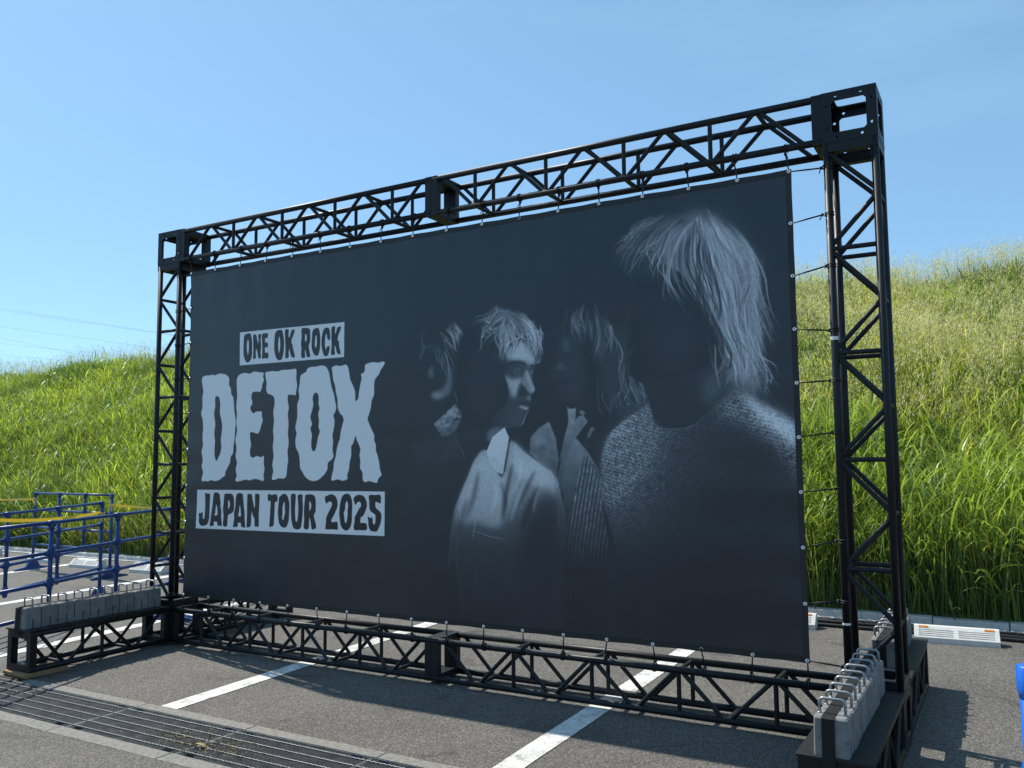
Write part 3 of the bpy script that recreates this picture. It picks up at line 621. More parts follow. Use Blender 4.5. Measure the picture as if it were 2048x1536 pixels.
def paint_banner(A, WM, HM, K=0.4, seed=5):
    """grey print of the banner (lettering and four figures), returned as a tone array"""
    rng = np.random.default_rng(seed)
    W, H = int(WM*1000*K), int(HM*1000*K)
    C = np.full((H, W), .038)
    def P(name):
        return np.array(A[name], float)*K
    def smooth(p, n=6, closed=True):
        q = []
        m = len(p)
        for i in range(m if closed else m-1):
            if closed:
                a, b, c, d = p[i-1], p[i], p[(i+1) % m], p[(i+2) % m]
            else:
                a, b, c, d = p[max(i-1, 0)], p[i], p[i+1], p[min(i+2, m-1)]
            t = np.linspace(0, 1, n, endpoint=False)[:, None]
            q.append(0.5*((2*b)+(c-a)*t+(2*a-5*b+4*c-d)*t*t+(3*b-a-3*c+d)*t**3))
        if not closed:
            q.append(p[-1:])
        return np.concatenate(q)
    def gblur(a, s):
        if s < .3:
            return a
        r = int(3*s)+1
        k = np.exp(-.5*(np.arange(-r, r+1)/s)**2); k /= k.sum()
        n0 = a.shape
        f0 = np.fft.rfft(a, n0[0]+2*r, axis=0)*np.fft.rfft(k, n0[0]+2*r)[:, None]
        a = np.fft.irfft(f0, n0[0]+2*r, axis=0)[r:r+n0[0]]
        f1 = np.fft.rfft(a, n0[1]+2*r, axis=1)*np.fft.rfft(k, n0[1]+2*r)[None, :]
        return np.fft.irfft(f1, n0[1]+2*r, axis=1)[:, r:r+n0[1]]
    def mask(p, blur=0., sm=True, ss=3):
        p = smooth(p) if sm else p
        pad = int(3*blur)+3
        x0, y0 = np.floor(p.min(0)).astype(int)-pad
        x1, y1 = np.ceil(p.max(0)).astype(int)+pad
        w, h = x1-x0, y1-y0
        ys = (np.arange(h*ss)+.5)/ss+y0
        acc = np.zeros((h*ss, w*ss+1))
        for i in range(len(p)):
            (xa, ya), (xb, yb_) = p[i-1], p[i]
            if ya == yb_:
                continue
            lo, hi = min(ya, yb_), max(ya, yb_)
            r = np.nonzero((ys >= lo) & (ys < hi))[0]
            xs = xa+(ys[r]-ya)*(xb-xa)/(yb_-ya)
            ix = np.clip(np.round((xs-x0)*ss).astype(int), 0, w*ss)
            np.add.at(acc, (r, ix), 1)
        m = (np.cumsum(acc, 1)[:, :-1] % 2).reshape(h, ss, w, ss).mean((1, 3))
        m = np.clip(gblur(m, blur), 0, 1)
        # clip the window to the canvas
        cx0, cy0, cx1, cy1 = max(x0, 0), max(y0, 0), min(x1, W), min(y1, H)
        return m[cy0-y0:cy1-y0, cx0-x0:cx1-x0], (slice(cy0, cy1), slice(cx0, cx1))
    def fill(name, val, alpha=1., blur=0., sm=True, add=False, p=None, clip=None):
        m, s = mask(P(name) if p is None else p, blur*K/.4, sm)
        if m.size == 0:
            return
        if clip is not None:
            m = m*clip[s]
        v = val(s) if callable(val) else val
        if add:
            C[s] = C[s]+m*alpha*v
        else:
            C[s] = C[s]*(1-m*alpha)+v*m*alpha
    def grid(s):
        return np.mgrid[s[0], s[1]]/K          # mm
    def splat(curves, vals, wid, gain):
        """soft thin lines; curves: list of point arrays (px), lit additively up to vals"""
        X, Y, V, G = [], [], [], []
        for c, v, w in zip(curves, vals, wid):
            L = np.linalg.norm(np.diff(c, axis=0), axis=1).sum()
            n = max(int(L*1.6), 4)
            t = np.linspace(0, len(c)-1, n)
            i = np.minimum(t.astype(int), len(c)-2)
            q = c[i]+(c[i+1]-c[i])*(t-i)[:, None]
            tap = np.clip(np.minimum(np.linspace(0, 1, n)*6, np.linspace(1, 0, n)*2.2), 0, 1)
            X.append(q[:, 0]); Y.append(q[:, 1]); V.append(np.full(n, v)); G.append(tap*w)
        X, Y, V, G = map(np.concatenate, (X, Y, V, G))
        ok = (X > 1) & (X < W-2) & (Y > 1) & (Y < H-2)
        X, Y, V, G = X[ok], Y[ok], V[ok], G[ok]*gain
        a = np.zeros((H, W)); b = np.zeros((H, W))
        ix, iy = np.floor(X).astype(int), np.floor(Y).astype(int)
        fx, fy = X-ix, Y-iy
        for dx, dy, wt in ((0, 0, (1-fx)*(1-fy)), (1, 0, fx*(1-fy)), (0, 1, (1-fx)*fy), (1, 1, fx*fy)):
            np.add.at(a, (iy+dy, ix+dx), wt*G); np.add.at(b, (iy+dy, ix+dx), wt*G*V)
        al = 1-np.exp(-a)
        col = b/np.maximum(a, 1e-6)
        C[:] = C*(1-al)+col*al
    def line(name, val, w=1., blur=0., alpha=1.):
        c = smooth(P(name), 8, False)
        off = []
        for k in np.linspace(-w, w, max(int(w*3), 1)):
            off.append(c+np.array([k*.7, k*.7]))
        splat(off, [val]*len(off), [alpha]*len(off), .9)
    def strands(guides, n, lo, hi, spread=7, w=.55, gain=.55, ragged=.25, clump=9, wave=4):
        gs = []
        for g in guides:
            c = smooth(P(g), 10, False)
            t = np.linspace(0, len(c)-1, 40)
            i = np.minimum(t.astype(int), len(c)-2)
            gs.append(c[i]+(c[i+1]-c[i])*(t-i)[:, None])
        cur, val, wid = [], [], []
        cl = rng.random(400)
        for _ in range(n):
            u = rng.random()*(len(gs)-1) if len(gs) > 1 else 0
            i = min(int(u), max(len(gs)-2, 0)); f = u-i
            c = gs[i]*(1-f)+gs[min(i+1, len(gs)-1)]*f
            a = rng.random()*ragged; b = 1-rng.random()*ragged*.9
            t = np.linspace(a, b, 16)*39
            j = np.minimum(t.astype(int), 38)
            c = c[j]+(c[j+1]-c[j])*(t-j)[:, None]
            o = rng.normal(0, spread, 2); o2 = rng.normal(0, spread*1.6, 2)
            s = np.linspace(0, 1, 16)[:, None]
            c = c+o*(1-s)+o2*s+np.sin(s*rng.uniform(3, 8)+rng.uniform(0, 6))*rng.normal(0, wave, 2)*.5
            k = cl[int(u*clump) % 400]**1.5
            cur.append(c); val.append(lo+(hi-lo)*np.clip(k*.65+rng.random()*.5, 0, 1)); wid.append(w*rng.uniform(.5, 1.5))
        splat(cur, val, wid, gain)
    def locks(guides, nl, per, lo, hi, spread=9, tight=2.2, wave=7, a0=.25, b0=.35, w=.55, gain=.5, power=1.3):
        """hair in bundles: strands of one lock share a wavy path and close up towards the tip"""
        gs = []
        for g in guides:
            c = smooth(P(g), 10, False); t = np.linspace(0, len(c)-1, 40); i = np.minimum(t.astype(int), len(c)-2)
            gs.append(c[i]+(c[i+1]-c[i])*(t-i)[:, None])
        cur, val, wid = [], [], []
        S_ = np.linspace(0, 1, 18)[:, None]
        for _ in range(nl):
            u = rng.random()*max(len(gs)-1, 0); i = min(int(u), max(len(gs)-2, 0)); f = u-i
            c = gs[i]*(1-f)+gs[min(i+1, len(gs)-1)]*f
            a = rng.random()*a0; b = 1-rng.random()*b0
            t = np.linspace(a, b, 18)*39; j = np.minimum(t.astype(int), 38); c = c[j]+(c[j+1]-c[j])*(t-j)[:, None]
            o, o2 = rng.normal(0, spread, 2), rng.normal(0, spread*1.5, 2)
            c = c+o*(1-S_)+o2*S_+np.sin(S_*rng.uniform(3, 7)+rng.uniform(0, 6))*rng.normal(0, wave, 2)*S_
            tone_ = lo+(hi-lo)*rng.random()**power
            wl = rng.uniform(.6, 1.6)*tight
            for _ in range(per):
                q = rng.normal(0, 1, 2)*wl
                cur.append(c+q*(1.1-.85*S_)+np.sin(S_*rng.uniform(3, 9)+rng.uniform(0, 6))*rng.normal(0, .8, 2)); val.append(np.clip(tone_*rng.uniform(.65, 1.3), 0, 1)); wid.append(w*rng.uniform(.6, 1.4))
        order = np.argsort(rng.random(len(cur)))
        splat([cur[k] for k in order], [val[k] for k in order], [wid[k] for k in order], gain)
    def flyaway(guide, n, length, val):
        c = smooth(P(guide), 12, False)
        cur = []
        for _ in range(n):
            p = c[rng.integers(len(c))]
            a = rng.uniform(0, 6.28); b = a+rng.normal(0, 1)
            L = length*rng.uniform(.4, 1.2)
            s = np.linspace(0, 1, 10)[:, None]
            cur.append(p+L*s*np.array([np.cos(a), np.sin(a)])*(1-s)+L*s*s*np.array([np.cos(b), np.sin(b)]))
        splat(cur, [val]*n, [.35]*n, .6)
    fields = {}
    def noise(s, scale, seed_):
        if (scale, seed_) not in fields:
            f = gblur(np.random.default_rng(seed_).random((H, W)), scale*.45)
            fields[(scale, seed_)] = np.clip(.5+(f-f.mean())/f.std()*.22, 0, 1)
        return fields[(scale, seed_)][s]
    def fold(name, val, w, blur, alpha):
        """soft tapering crease along a curve"""
        c = smooth(P(name), 8, False)
        d = np.gradient(c, axis=0); d /= np.linalg.norm(d, axis=1)[:, None]+1e-9
        n = np.stack([-d[:, 1], d[:, 0]], 1)
        t = np.sin(np.linspace(.25, 3.05, len(c)))[:, None]*w
        fill('', val, alpha, blur, False, p=np.concatenate([c+n*t, (c-n*t)[::-1]]))
    # ------------------------------------------------------------ left figure
    def fade(y0, v0, y1, v1, nz=0, sc=8, sd=1):
        def f(s):
            yy, xx = grid(s)
            t = np.clip((yy-y0)/(y1-y0), 0, 1)
            v = v0+(v1-v0)*t
            if nz:
                v = v*(1-nz+2*nz*noise(s, sc, sd))
            return v
        return f
    def yof(name, q):
        p = np.array(A[name], float); return p[:, 1].min()+(p[:, 1].max()-p[:, 1].min())*q
    fill('f1_jacket', fade(yof('f1_jacket', 0), .09, yof('f1_jacket', .5), .036, .25, 10, 3), .9, 3)
    fill('f1_lapel', .12, .6, 2.5)
    fill('f1_cheek', .36, .75, 6); fill('f1_nose', .34, .75, 4); fill('f1_chin', .5, .8, 5); fill('f1_cheek', .5, .35, 7)
    fill('f1_mouth', .0, .8, 2)
    fill('f1_collar', fade(yof('f1_collar', 0), .55, yof('f1_collar', 1), .35, .5, 7, 8), .95, .8, False)
    fill('f1_collar2', fade(yof('f1_collar2', 0), .42, yof('f1_collar2', 1), .22, .4, 9, 4), .9, 1, False)
    line('f1_rim', .45, .8, alpha=.7); line('f1_sh', .3, .8, alpha=.4); line('f1_neckrim', .6, 1.2)
    locks(['f1_h3', 'f1_h2', 'f1_h1', 'f1_h5', 'f1_h6'], 34, 9, .08, .8, 5, 1.6, 5, .3, .4, .5, .5)
    locks(['f1_h4', 'f1_h5', 'f1_h6'], 18, 9, .25, .95, 5, 1.6, 5, .3, .4, .5, .55)
    locks(['f1_h8', 'f1_h7', 'f1_h10', 'f1_h3'], 20, 7, .06, .45, 7, 1.6, 5, .3, .4, .5, .45)
    locks(['f1_h9', 'f1_h8'], 10, 7, .06, .35, 8, 1.6, 5, .3, .4, .45, .45)
    # ------------------------------------------------------------ long-haired figure
    def ribs(s):
        yy, xx = grid(s)
        y0, y1 = yof('b3_cardi', 0), yof('b3_cardi', 1)
        t = np.clip((yy-y0)/(y1-y0), 0, 1)
        x = xx+28*np.sin(t*2.4)+150*(t-.2)
        r = (.5+.5*np.sin((x+9*noise(s, 16, 23))*2*np.pi/27))*(.4+noise(s, 7, 24))
        return (.14+.5*r*(.55+.45*noise(s, 6, 21)))*np.clip(1.1-t*1.6, .06, 1)*(.55+.6*np.clip(t*4, 0, 1)*noise(s, 22, 22)+.25)
    fill('f3_face', .11, .85, 10); fill('f3_cheekb', .25, .7, 5); fill('f3_nose', .27, .7, 4); fill('f3_nosering', .36, .6, 2)
    fill('f3_lip', .04, .8, 2.4); fill('f3_hair', .012, .7, 9); fill('f3_back', .13, .8, 8)
    fill('b3_should', fade(yof('b3_should', 0), .55, yof('b3_should', 1), .25, .35, 14, 14), .9, 1.5, False)
    fill('b3_panel', fade(yof('b3_panel', 0), .5, yof('b3_panel', 1), .08, .3, 14, 15), .95, 1.5, False)
    fill('b3_placket', fade(yof('b3_placket', 0), .5, yof('b3_placket', 1), .12, .2, 9, 16), .85, 1., False)
    fill('f3_flap', fade(yof('f3_flap', 0), .56, yof('f3_flap', 1), .3, .2, 10, 17), .9, .8, False)
    fill('b3_cardi', ribs, .95, 2.2)
    fill('f3_tip', .5, .8, 1); fill('f3_pend', .42, .8, 1.2); line('f3_chain', .3, .8, alpha=.5)
    locks(['f3_g1', 'f3_g2', 'f3_g3', 'f3_g4', 'f3_g5'], 60, 10, .02, .62, 6, 2., 6, .3, .4, .5, .45, 1.6)
    locks(['f3_g4', 'f3_g5', 'f3_g6'], 26, 10, .06, .6, 6, 2., 6, .3, .4, .5, .5, 1.4)
    locks(['f3_g0', 'f3_g1'], 8, 7, .05, .25, 7, 1.6, 5, .3, .4, .45, .5)
    locks(['f3_g7', 'f3_g11', 'f3_g13'], 18, 9, .04, .55, 8, 1.8, 9, .3, .4, .5, .5)
    locks(['f3_g8', 'f3_g9', 'f3_g10', 'f3_g12'], 40, 10, .05, .75, 7, 1.8, 8, .3, .4, .5, .5, 1.4)
    flyaway('f3_g2', 20, 16, .4); flyaway('f3_g5', 24, 16, .4)
    # ------------------------------------------------------------ second figure
    fill('f2_skull', .012, 1, 6); fill('f2_side', .055, .8, 14)
    def shirt(s):
        yy, xx = grid(s)
        y0, y1 = yof('b2_shirt', 0), yof('b2_shirt', 1)
        t = np.clip((yy-y0)/(y1-y0), 0, 1)
        return np.interp(t, [0, .12, .25, .38, .52, .75, 1], [.50, .64, .50, .24, .11, .055, .038])*(.85+.3*noise(s, 26, 31))*(.9+.2*noise(s, 3, 32))
    fill('b2_shirt', shirt, 1, 1.8)
    fill('b2_lit', .86, .55, 9); fill('b2_lit2', .9, .6, 9)
    fill('b2_armdark', .03, .85, 20)
    for nme, v, w_, b_, a_ in (('b2_fold1', .05, 7, 4, .7), ('b2_fold2', .8, 5, 3.5, .6), ('b2_fold3', .03, 9, 5, .7), ('b2_fold4', .72, 6, 4, .5), ('b2_sleeveL', .2, 2.5, 1.5, .5), ('b2_pk3', .14, 3, 2, .6), ('b2_f5', .1, 7, 5, .6), ('b2_f6', .92, 6, 5, .5), ('b2_f7', .08, 5, 4, .55), ('b2_f8', .95, 5, 4, .5), ('b2_f9', .08, 6, 4, .6), ('b2_f10', .8, 4, 3, .5), ('b2_f11', .25, 4, 3, .5), ('b2_f12', .06, 7, 5, .5)):
        fold(nme, v, w_, b_, a_)
    for nme, v, w_, a_ in (('b2_pk1', .6, 1.4, .7), ('b2_pk2', .5, 1.4, .6), ('b2_pk4', .22, 1.2, .5), ('b2_cuff', .8, 1.5, .5)):
        line(nme, v, w_, alpha=a_)
    y0, y1 = yof('b2_lit', 0), yof('b2_lit', 1)
    cr = []
    for _ in range(120):                         # creases in the shirt
        q = P('b2_lit').mean(0)+rng.normal(0, [34, 40], 2)+np.array([18, 0]); a = rng.uniform(.9, 2.4); L = rng.uniform(12, 42)
        s_ = np.linspace(0, 1, 8)[:, None]
        cr.append(q+s_*L*np.array([np.cos(a), np.sin(a)])+np.sin(s_*3.1)*rng.normal(0, 4, 2))
    splat(cr, list(rng.choice([.1, .66, .72], 120)), [.4]*120, .22)
    pkt = []
    for _ in range(26):                          # quilted stitching under the pocket
        q = P('b2_pk3')[1]+np.array([-rng.uniform(2, 62), rng.uniform(-30, 62)])
        s_ = np.linspace(0, 1, 6)[:, None]
        pkt.append(q+s_*np.array([rng.uniform(6, 16), rng.normal(0, 1)]))
    splat(pkt, [.22]*26, [.5]*26, .5)
    fill('f2_neck', .40, .85, 5)
    fill('b2_collar', fade(yof('b2_collar', 0), .95, yof('b2_collar', 1), .78, .05, 9, 33), 1, .8, False)
    FM = np.zeros((H, W)); m, sl = mask(P('f2_face'), 1.1); FM[sl] = m
    def ff(name, v, al, bl, **k): fill(name, v, al, bl, clip=FM, **k)
    ff('f2_face', .05, 1, 1)
    ff('f2_face', lambda s: .30*np.clip((grid(s)[1]-np.array(A['f2_face'])[:, 0].min())/(np.ptp(np.array(A['f2_face'])[:, 0]))*1.25-.22, .06, 1), .95, 7)
    ff('f2_chin', .22, .6, 10); ff('f2_jawl', .2, .55, 9)
    ff('f2_forehead', .72, .9, 6); ff('f2_forehead', .85, .45, 11); ff('f2_cheek', .62, .9, 6); ff('f2_cheek', .78, .5, 8)
    ff('f2_socket', .14, .7, 6); ff('f2_nosedark', .04, .8, 4)
    ff('f2_nose', .5, .9, 2); ff('f2_nbridge', .78, .75, 2.6); ff('f2_nosetip', .72, .6, 3)
    ff('f2_phil', .45, .7, 2.4); ff('f2_ulip', .1, .9, 1.8); ff('f2_llip', .62, .85, 1.8)
    ff('f2_brow', .05, .9, 2.4); ff('f2_brow2', .08, .85, 2)
    ff('f2_eye', .26, .8, 1.6); line('f2_lid', .03, 1.6); line('f2_lowlid', .5, .7, alpha=.3)
    e = P('f2_eye').mean(0)+np.array([3., -.6]); tt = np.linspace(0, 6.28, 14, endpoint=False)[:, None]
    fill('', .02, 1, .8, p=e+np.hstack([np.cos(tt), np.sin(tt)])*3.2)
    fill('', .7, 1, .5, p=e+np.array([-.5, -1.6])+np.hstack([np.cos(tt), np.sin(tt)])*1.)
    ff('f2_eye2', .3, .8, 1.4); line('f2_lid2', .03, 1.)
    line('f2_chinrim', .75, 1.6, alpha=.55); line('f2_jaw', .4, 1.2, alpha=.5); line('f2_ear', .15, .8, alpha=.4)
    sk = []
    for _ in range(1500):                        # skin grain
        q = P('f2_face').mean(0)+rng.normal(0, [34, 52], 2); sk.append(np.array([q, q+rng.normal(0, .6, 2)]))
    base = [C[int(np.clip(k[0][1], 0, H-1)), int(np.clip(k[0][0], 0, W-1))] for k in sk]
    splat(sk, [b*rng.uniform(.7, 1.35) for b in base], [.3]*1500, .3)
    fill('f2_hairtop', .5, .8, 7); fill('f2_hairdark', .12, .4, 12); fill('f2_sideburn', .1, .6, 5)
    G2 = ['f2_g1', 'f2_g2', 'f2_g3', 'f2_g4', 'f2_g5', 'f2_g6', 'f2_g7', 'f2_g8', 'f2_g9']
    locks(G2, 90, 9, .02, .7, 8, 1.7, 8, .55, .4, .5, .5)
    locks(G2[3:], 95, 9, .3, 1., 8, 1.6, 8, .6, .35, .55, .55, .8)
    locks(G2[:4], 40, 9, .1, .95, 7, 1.6, 7, .55, .6, .5, .5)
    locks(['f2_g4', 'f2_g5'], 12, 9, .3, .9, 5, 1.4, 5, .3, .2, .5, .5)
    sp = []
    hp = smooth(P('f2_hairtop'), 8)
    for _ in range(260):                         # spikes along the crown
        q = hp[rng.integers(int(len(hp)*.62))]; a = rng.normal(-1.35+.9*(q[0]-hp[:, 0].mean())/90, .5); L = rng.uniform(4, 17)
        s_ = np.linspace(0, 1, 6)[:, None]
        sp.append(q+np.array([0, 4])+s_*L*np.array([np.cos(a), np.sin(a)])+np.sin(s_*3)*rng.normal(0, 1.5, 2))
    splat(sp, list(rng.uniform(.4, 1, 260)), [.5]*260, .55)
    # ------------------------------------------------------------ front figure
    fill('f4_hair', .01, 1, 3); fill('f4_face', .02, 1, 1.4)
    fill('f4_neck', .05, .95, 4); fill('f4_neckrim', .25, .7, 14)
    def knit(s):
        yy, xx = grid(s)
        u = xx*.92+yy*.30; v = yy*.95-xx*.25
        row = np.floor(v/20.); k = .5+.5*np.cos(v*2*np.pi/20.)
        kk = .5+.5*np.cos((u+12*(row % 2))*2*np.pi/24.)
        return (.62+.5*np.clip(k*kk*1.6, 0, 1))*(.5+noise(s, 4, 41))*(.7+.6*noise(s, 30, 42))
    def sweater(s):
        yy, xx = grid(s)
        y0, y1 = yof('f4_sweater', 0), yof('f4_sweater', 1)
        t = (yy-y0)/(y1-y0)
        xa, xb = np.array(A['f4_sweater'])[:, 0].min(), np.array(A['f4_sweater'])[:, 0].max()
        q = (xx-xa)/(xb-xa)
        left = .50*np.exp(-((q-.03)/.30)**2)*np.clip(1.2-t*1.75, 0, 1)
        return left*knit(s)+.07*knit(s)*np.clip(1.1-t*1.9, 0, 1)+.032
    fill('f4_sweater', sweater, 1, 1.6)
    fill('f4_shl', lambda s: .5*knit(s), .6, 14)
    fill('f4_shr', lambda s: .62*np.clip(knit(s)*1.1-.2, 0, 1)*1.1+.04, .85, 17)
    fill('f4_shr2', lambda s: 1.0*(.62+.38*np.clip(knit(s), 0, 1)), .9, 8)
    m, s = mask(P('f4_neck'), 2.)
    C[s] = C[s]*(1-.8*m)+.05*m*.8
    fill('f4_neckrim', .3, .75, 16)
    line('f4_collar', .42, 1., alpha=.35)
    fill('f4_hairlit', .42, .8, 12); fill('f4_hairlit', .6, .4, 22)
    fill('f4_face', .02, 1, 1.4); fill('f4_cheek', .075, .7, 22); fill('f4_brow', .06, .6, 5)
    F = ['f4_g1', 'f4_g2', 'f4_g3', 'f4_g4', 'f4_g5']
    fill('f4_crown', .12, .7, 10)
    locks(['f4_g9', 'f4_g12', 'f4_g13', 'f4_g11'], 80, 9, .04, .55, 10, 1.8, 9, .3, .35, .45, .45, 1.5)
    locks(F, 120, 12, .03, .9, 9, 2.2, 9, .35, .4, .5, .5, 1.2)
    locks(['f4_g2', 'f4_g3', 'f4_g4', 'f4_g5'], 110, 12, .25, 1.0, 9, 2., 10, .35, .45, .5, .55, .9)
    locks(['f4_g7', 'f4_g6', 'f4_g5'], 90, 12, .15, 1.0, 10, 2., 11, .35, .4, .5, .55, .9)
    locks(['f4_g8', 'f4_g5'], 46, 10, .25, 1.0, 9, 1.8, 10, .3, .35, .5, .55, .9)
    locks(['f4_c1', 'f4_g6', 'f4_c2'], 34, 9, .25, 1.0, 10, 1.6, 10, .2, .3, .5, .55)
    locks(['f4_g11', 'f4_g1'], 24, 9, .12, .9, 7, 1.6, 8, .3, .4, .45, .5)
    locks(['f4_g9'], 26, 9, .12, .8, 13, 1.6, 8, .4, .5, .45, .5); locks(['f4_g9', 'f4_g10', 'f4_g11'], 34, 8, .06, .6, 11, 1.4, 8, .4, .5, .45, .5)
    locks(['f4_g7', 'f4_g2', 'f4_g3'], 16, 10, .0, .1, 9, 2., 10, .3, .4, .6, .5)
    flyaway('f4_g8', 90, 40, .75); flyaway('f4_c2', 80, 40, .75); flyaway('f4_g5', 70, 44, .75); flyaway('f4_g9', 60, 30, .5)
    line('f4_rimN', .26, .9, alpha=.5); line('f4_rimL', .5, 1., alpha=.6); fill('f4_jaw', .2, .6, 10); fold('f4_rimN', .12, 9, 7, .6); fold('f4_rimL', .1, 9, 6, .6)
    gn = gblur(rng.normal(0, 1, (H, W)), .8); C[:] = C*(1+.045*gn/gn.std())
    C[:] = np.clip(1.12*np.clip(C, 0, 1)**.86, 0, 1)
    # ------------------------------------------------------------ lettering, on top of everything
    for b in ('boxO', 'boxJ'):
        fill(b, 1., 1, 0, False)
    for g in 'oO0 oN oE oO2 oK oR oO4 oC oK2 jJ jA jP jA2 jN jT jO kU kR k2 k0 k22 k5'.split():
        fill(g, 0., 1, .25)
    for g in 'oO1 oO3 oR1 oO5 jA1 jP1 jA3 jO1 kR1 k01'.split():
        fill(g, 1., 1, .25)
    for g in 'D0 E0 T0 O0 X0'.split():
        fill(g, 1., 1, .3)
    for g in ('D1', 'O1'):
        fill(g, 0., 1, .3)
    return np.clip(C, 0, 1)

# ================================================================ truss frame
W_, H_, S_ = 6.122, 3.695, .30
RC, RB = .0213, .0138
ZB = .045                                           # underside of the base
frame = empty('truss_frame', (W_/2, .15, ZB))
tag(frame, 'black scuffed steel box-truss frame carrying the dark tour banner', 'truss frame')

def plate_mesh(name, w, h, hw, hh, th, holes=True):
    """flat plate in local XZ with a square opening and bolt holes, thickness along Y"""
    cu = D.curves.new(name, 'CURVE'); cu.dimensions = '2D'; cu.fill_mode = 'BOTH'; cu.extrude = th/2
    def poly(pts):
        sp = cu.splines.new('POLY'); sp.points.add(len(pts)-1); sp.use_cyclic_u = True
        for q, p_ in zip(sp.points, pts): q.co = (p_[0], p_[1], 0, 1)
    poly([(-w/2, -h/2), (w/2, -h/2), (w/2, h/2), (-w/2, h/2)])
    c = .014
    poly([(-hw/2+c, -hh/2), (hw/2-c, -hh/2), (hw/2, -hh/2+c), (hw/2, hh/2-c), (hw/2-c, hh/2), (-hw/2+c, hh/2), (-hw/2, hh/2-c), (-hw/2, -hh/2+c)])
    if holes:
        for a in (-.068, .068):
            for px, pz in ((a, .122), (a, -.122), (.122, a), (-.122, a)):
                if abs(px) < w/2-.012 and abs(pz) < h/2-.012:
                    poly([(px+.0085*math.cos(6.283*k/10), pz+.0085*math.sin(6.283*k/10)) for k in range(10)])
    ob = D.objects.new(name, cu); COL.objects.link(ob)
    dg = bpy.context.evaluated_depsgraph_get(); dg.update()
    me = D.meshes.new_from_object(ob.evaluated_get(dg)); me.name = name
    D.objects.remove(ob); D.curves.remove(cu)
    me.materials.clear(); me.materials.append(M['black'])
    return me
PM_big = plate_mesh('face_plate', S_, S_, .188, .188, .008)
PM_in = plate_mesh('face_plate_inner', S_-.018, S_, .188, .188, .008)
PM_sm = plate_mesh('face_plate_small', S_-.018, S_-.018, .188, .188, .008)

def turned(me, name, rot):
    q = me.copy(); q.name = name; q.transform(rot); return q
RX = Matrix.Rotation(R_(90), 4, 'X'); RZ = Matrix.Rotation(R_(90), 4, 'Z')
PM_f, PM_s = turned(PM_big, 'front_plate', RX), turned(PM_in, 'side_plate', RZ @ RX)
def corner_block(x, y, z):
    """cube of six drilled plates; (x, y, z) is its lowest corner"""
    h = S_/2
    p_ = put('corner_block', PM_f, (x+h, y+.004, z+h), frame)
    put('face_plate', PM_f, (x+h, y+S_-.004, z+h), p_)
    for a in (.004, S_-.004):
        put('face_plate', PM_s, (x+a, y+h, z+h), p_); put('face_plate', PM_sm, (x+h, y+h, z+a), p_)
    return p_
for x in (0, W_-S_):
    corner_block(x, 0, H_-S_); corner_block(x, 0, ZB)

def collar(T, a0, a1):
    """square end frame of a truss between two stations, outer .296, opening .196"""
    o, i = .002, .052; m = MB(); V = []
    for a in (a0, a1):
        for k in (o, i):
            V += [T(a, k, k), T(a, S_-k, k), T(a, S_-k, S_-k), T(a, k, S_-k)]
    F = []
    for q in range(4):
        r = (q+1) % 4
        F += [(q, r, 8+r, 8+q), (4+q, 12+q, 12+r, 4+r), (q, 4+q, 4+r, r), (8+q, 8+r, 12+r, 12+q)]
    return m.add(V, F)

def truss(name, T, Ln, nodes, apex, alt, ends=(1, 1)):
    """box truss of four tubes.  T(a, u, v) -> world: a along the axis, u, v across.
    nodes: [(station, has_bar)] on the v=low side of the two u-faces; apex: stations on the v=high side"""
    ch = MB(); g_ = .0015
    for u in (RC, S_-RC):
        for v in (RC, S_-RC):
            ch.tube([T(g_, u, v), T(Ln-g_, u, v)], RC, 14)
    part = build(name, ch, M['black'], frame)
    lo, hi = (RC, S_-RC) if alt else (S_-RC, RC)
    for u in (RC+.001, S_-RC-.001):
        for s_, bar in nodes:
            if bar:
                build('cross_bar', MB().tube([T(s_, u, lo), T(s_, u, hi)], RB, 10, False), M['black'], part)
        seq = sorted([(s_, lo) for s_, _ in nodes]+[(s_, hi) for s_ in apex])
        for (s0, v0), (s1, v1) in zip(seq, seq[1:]):
            d = 1 if v1 > v0 else -1; e = .024
            build('diagonal_brace', MB().tube([T(s0+e, u, v0+d*RC*.5), T(s1-e, u, v1-d*RC*.5)], RB, 10, False), M['black'], part)
    for v, st in ((lo, [s_ for s_, bar in nodes if bar]), (hi, apex)):   # level bars joining the two side faces
        for s_ in st:
            build('cross_bar', MB().tube([T(s_, RC, v), T(s_, S_-RC, v)], RB, 10, False), M['black'], part)
    if ends[0]: build('end_collar', collar(T, .001, .054), M['black'], part)
    if ends[1]: build('end_collar', collar(T, Ln-.054, Ln-.001), M['black'], part)
    return part

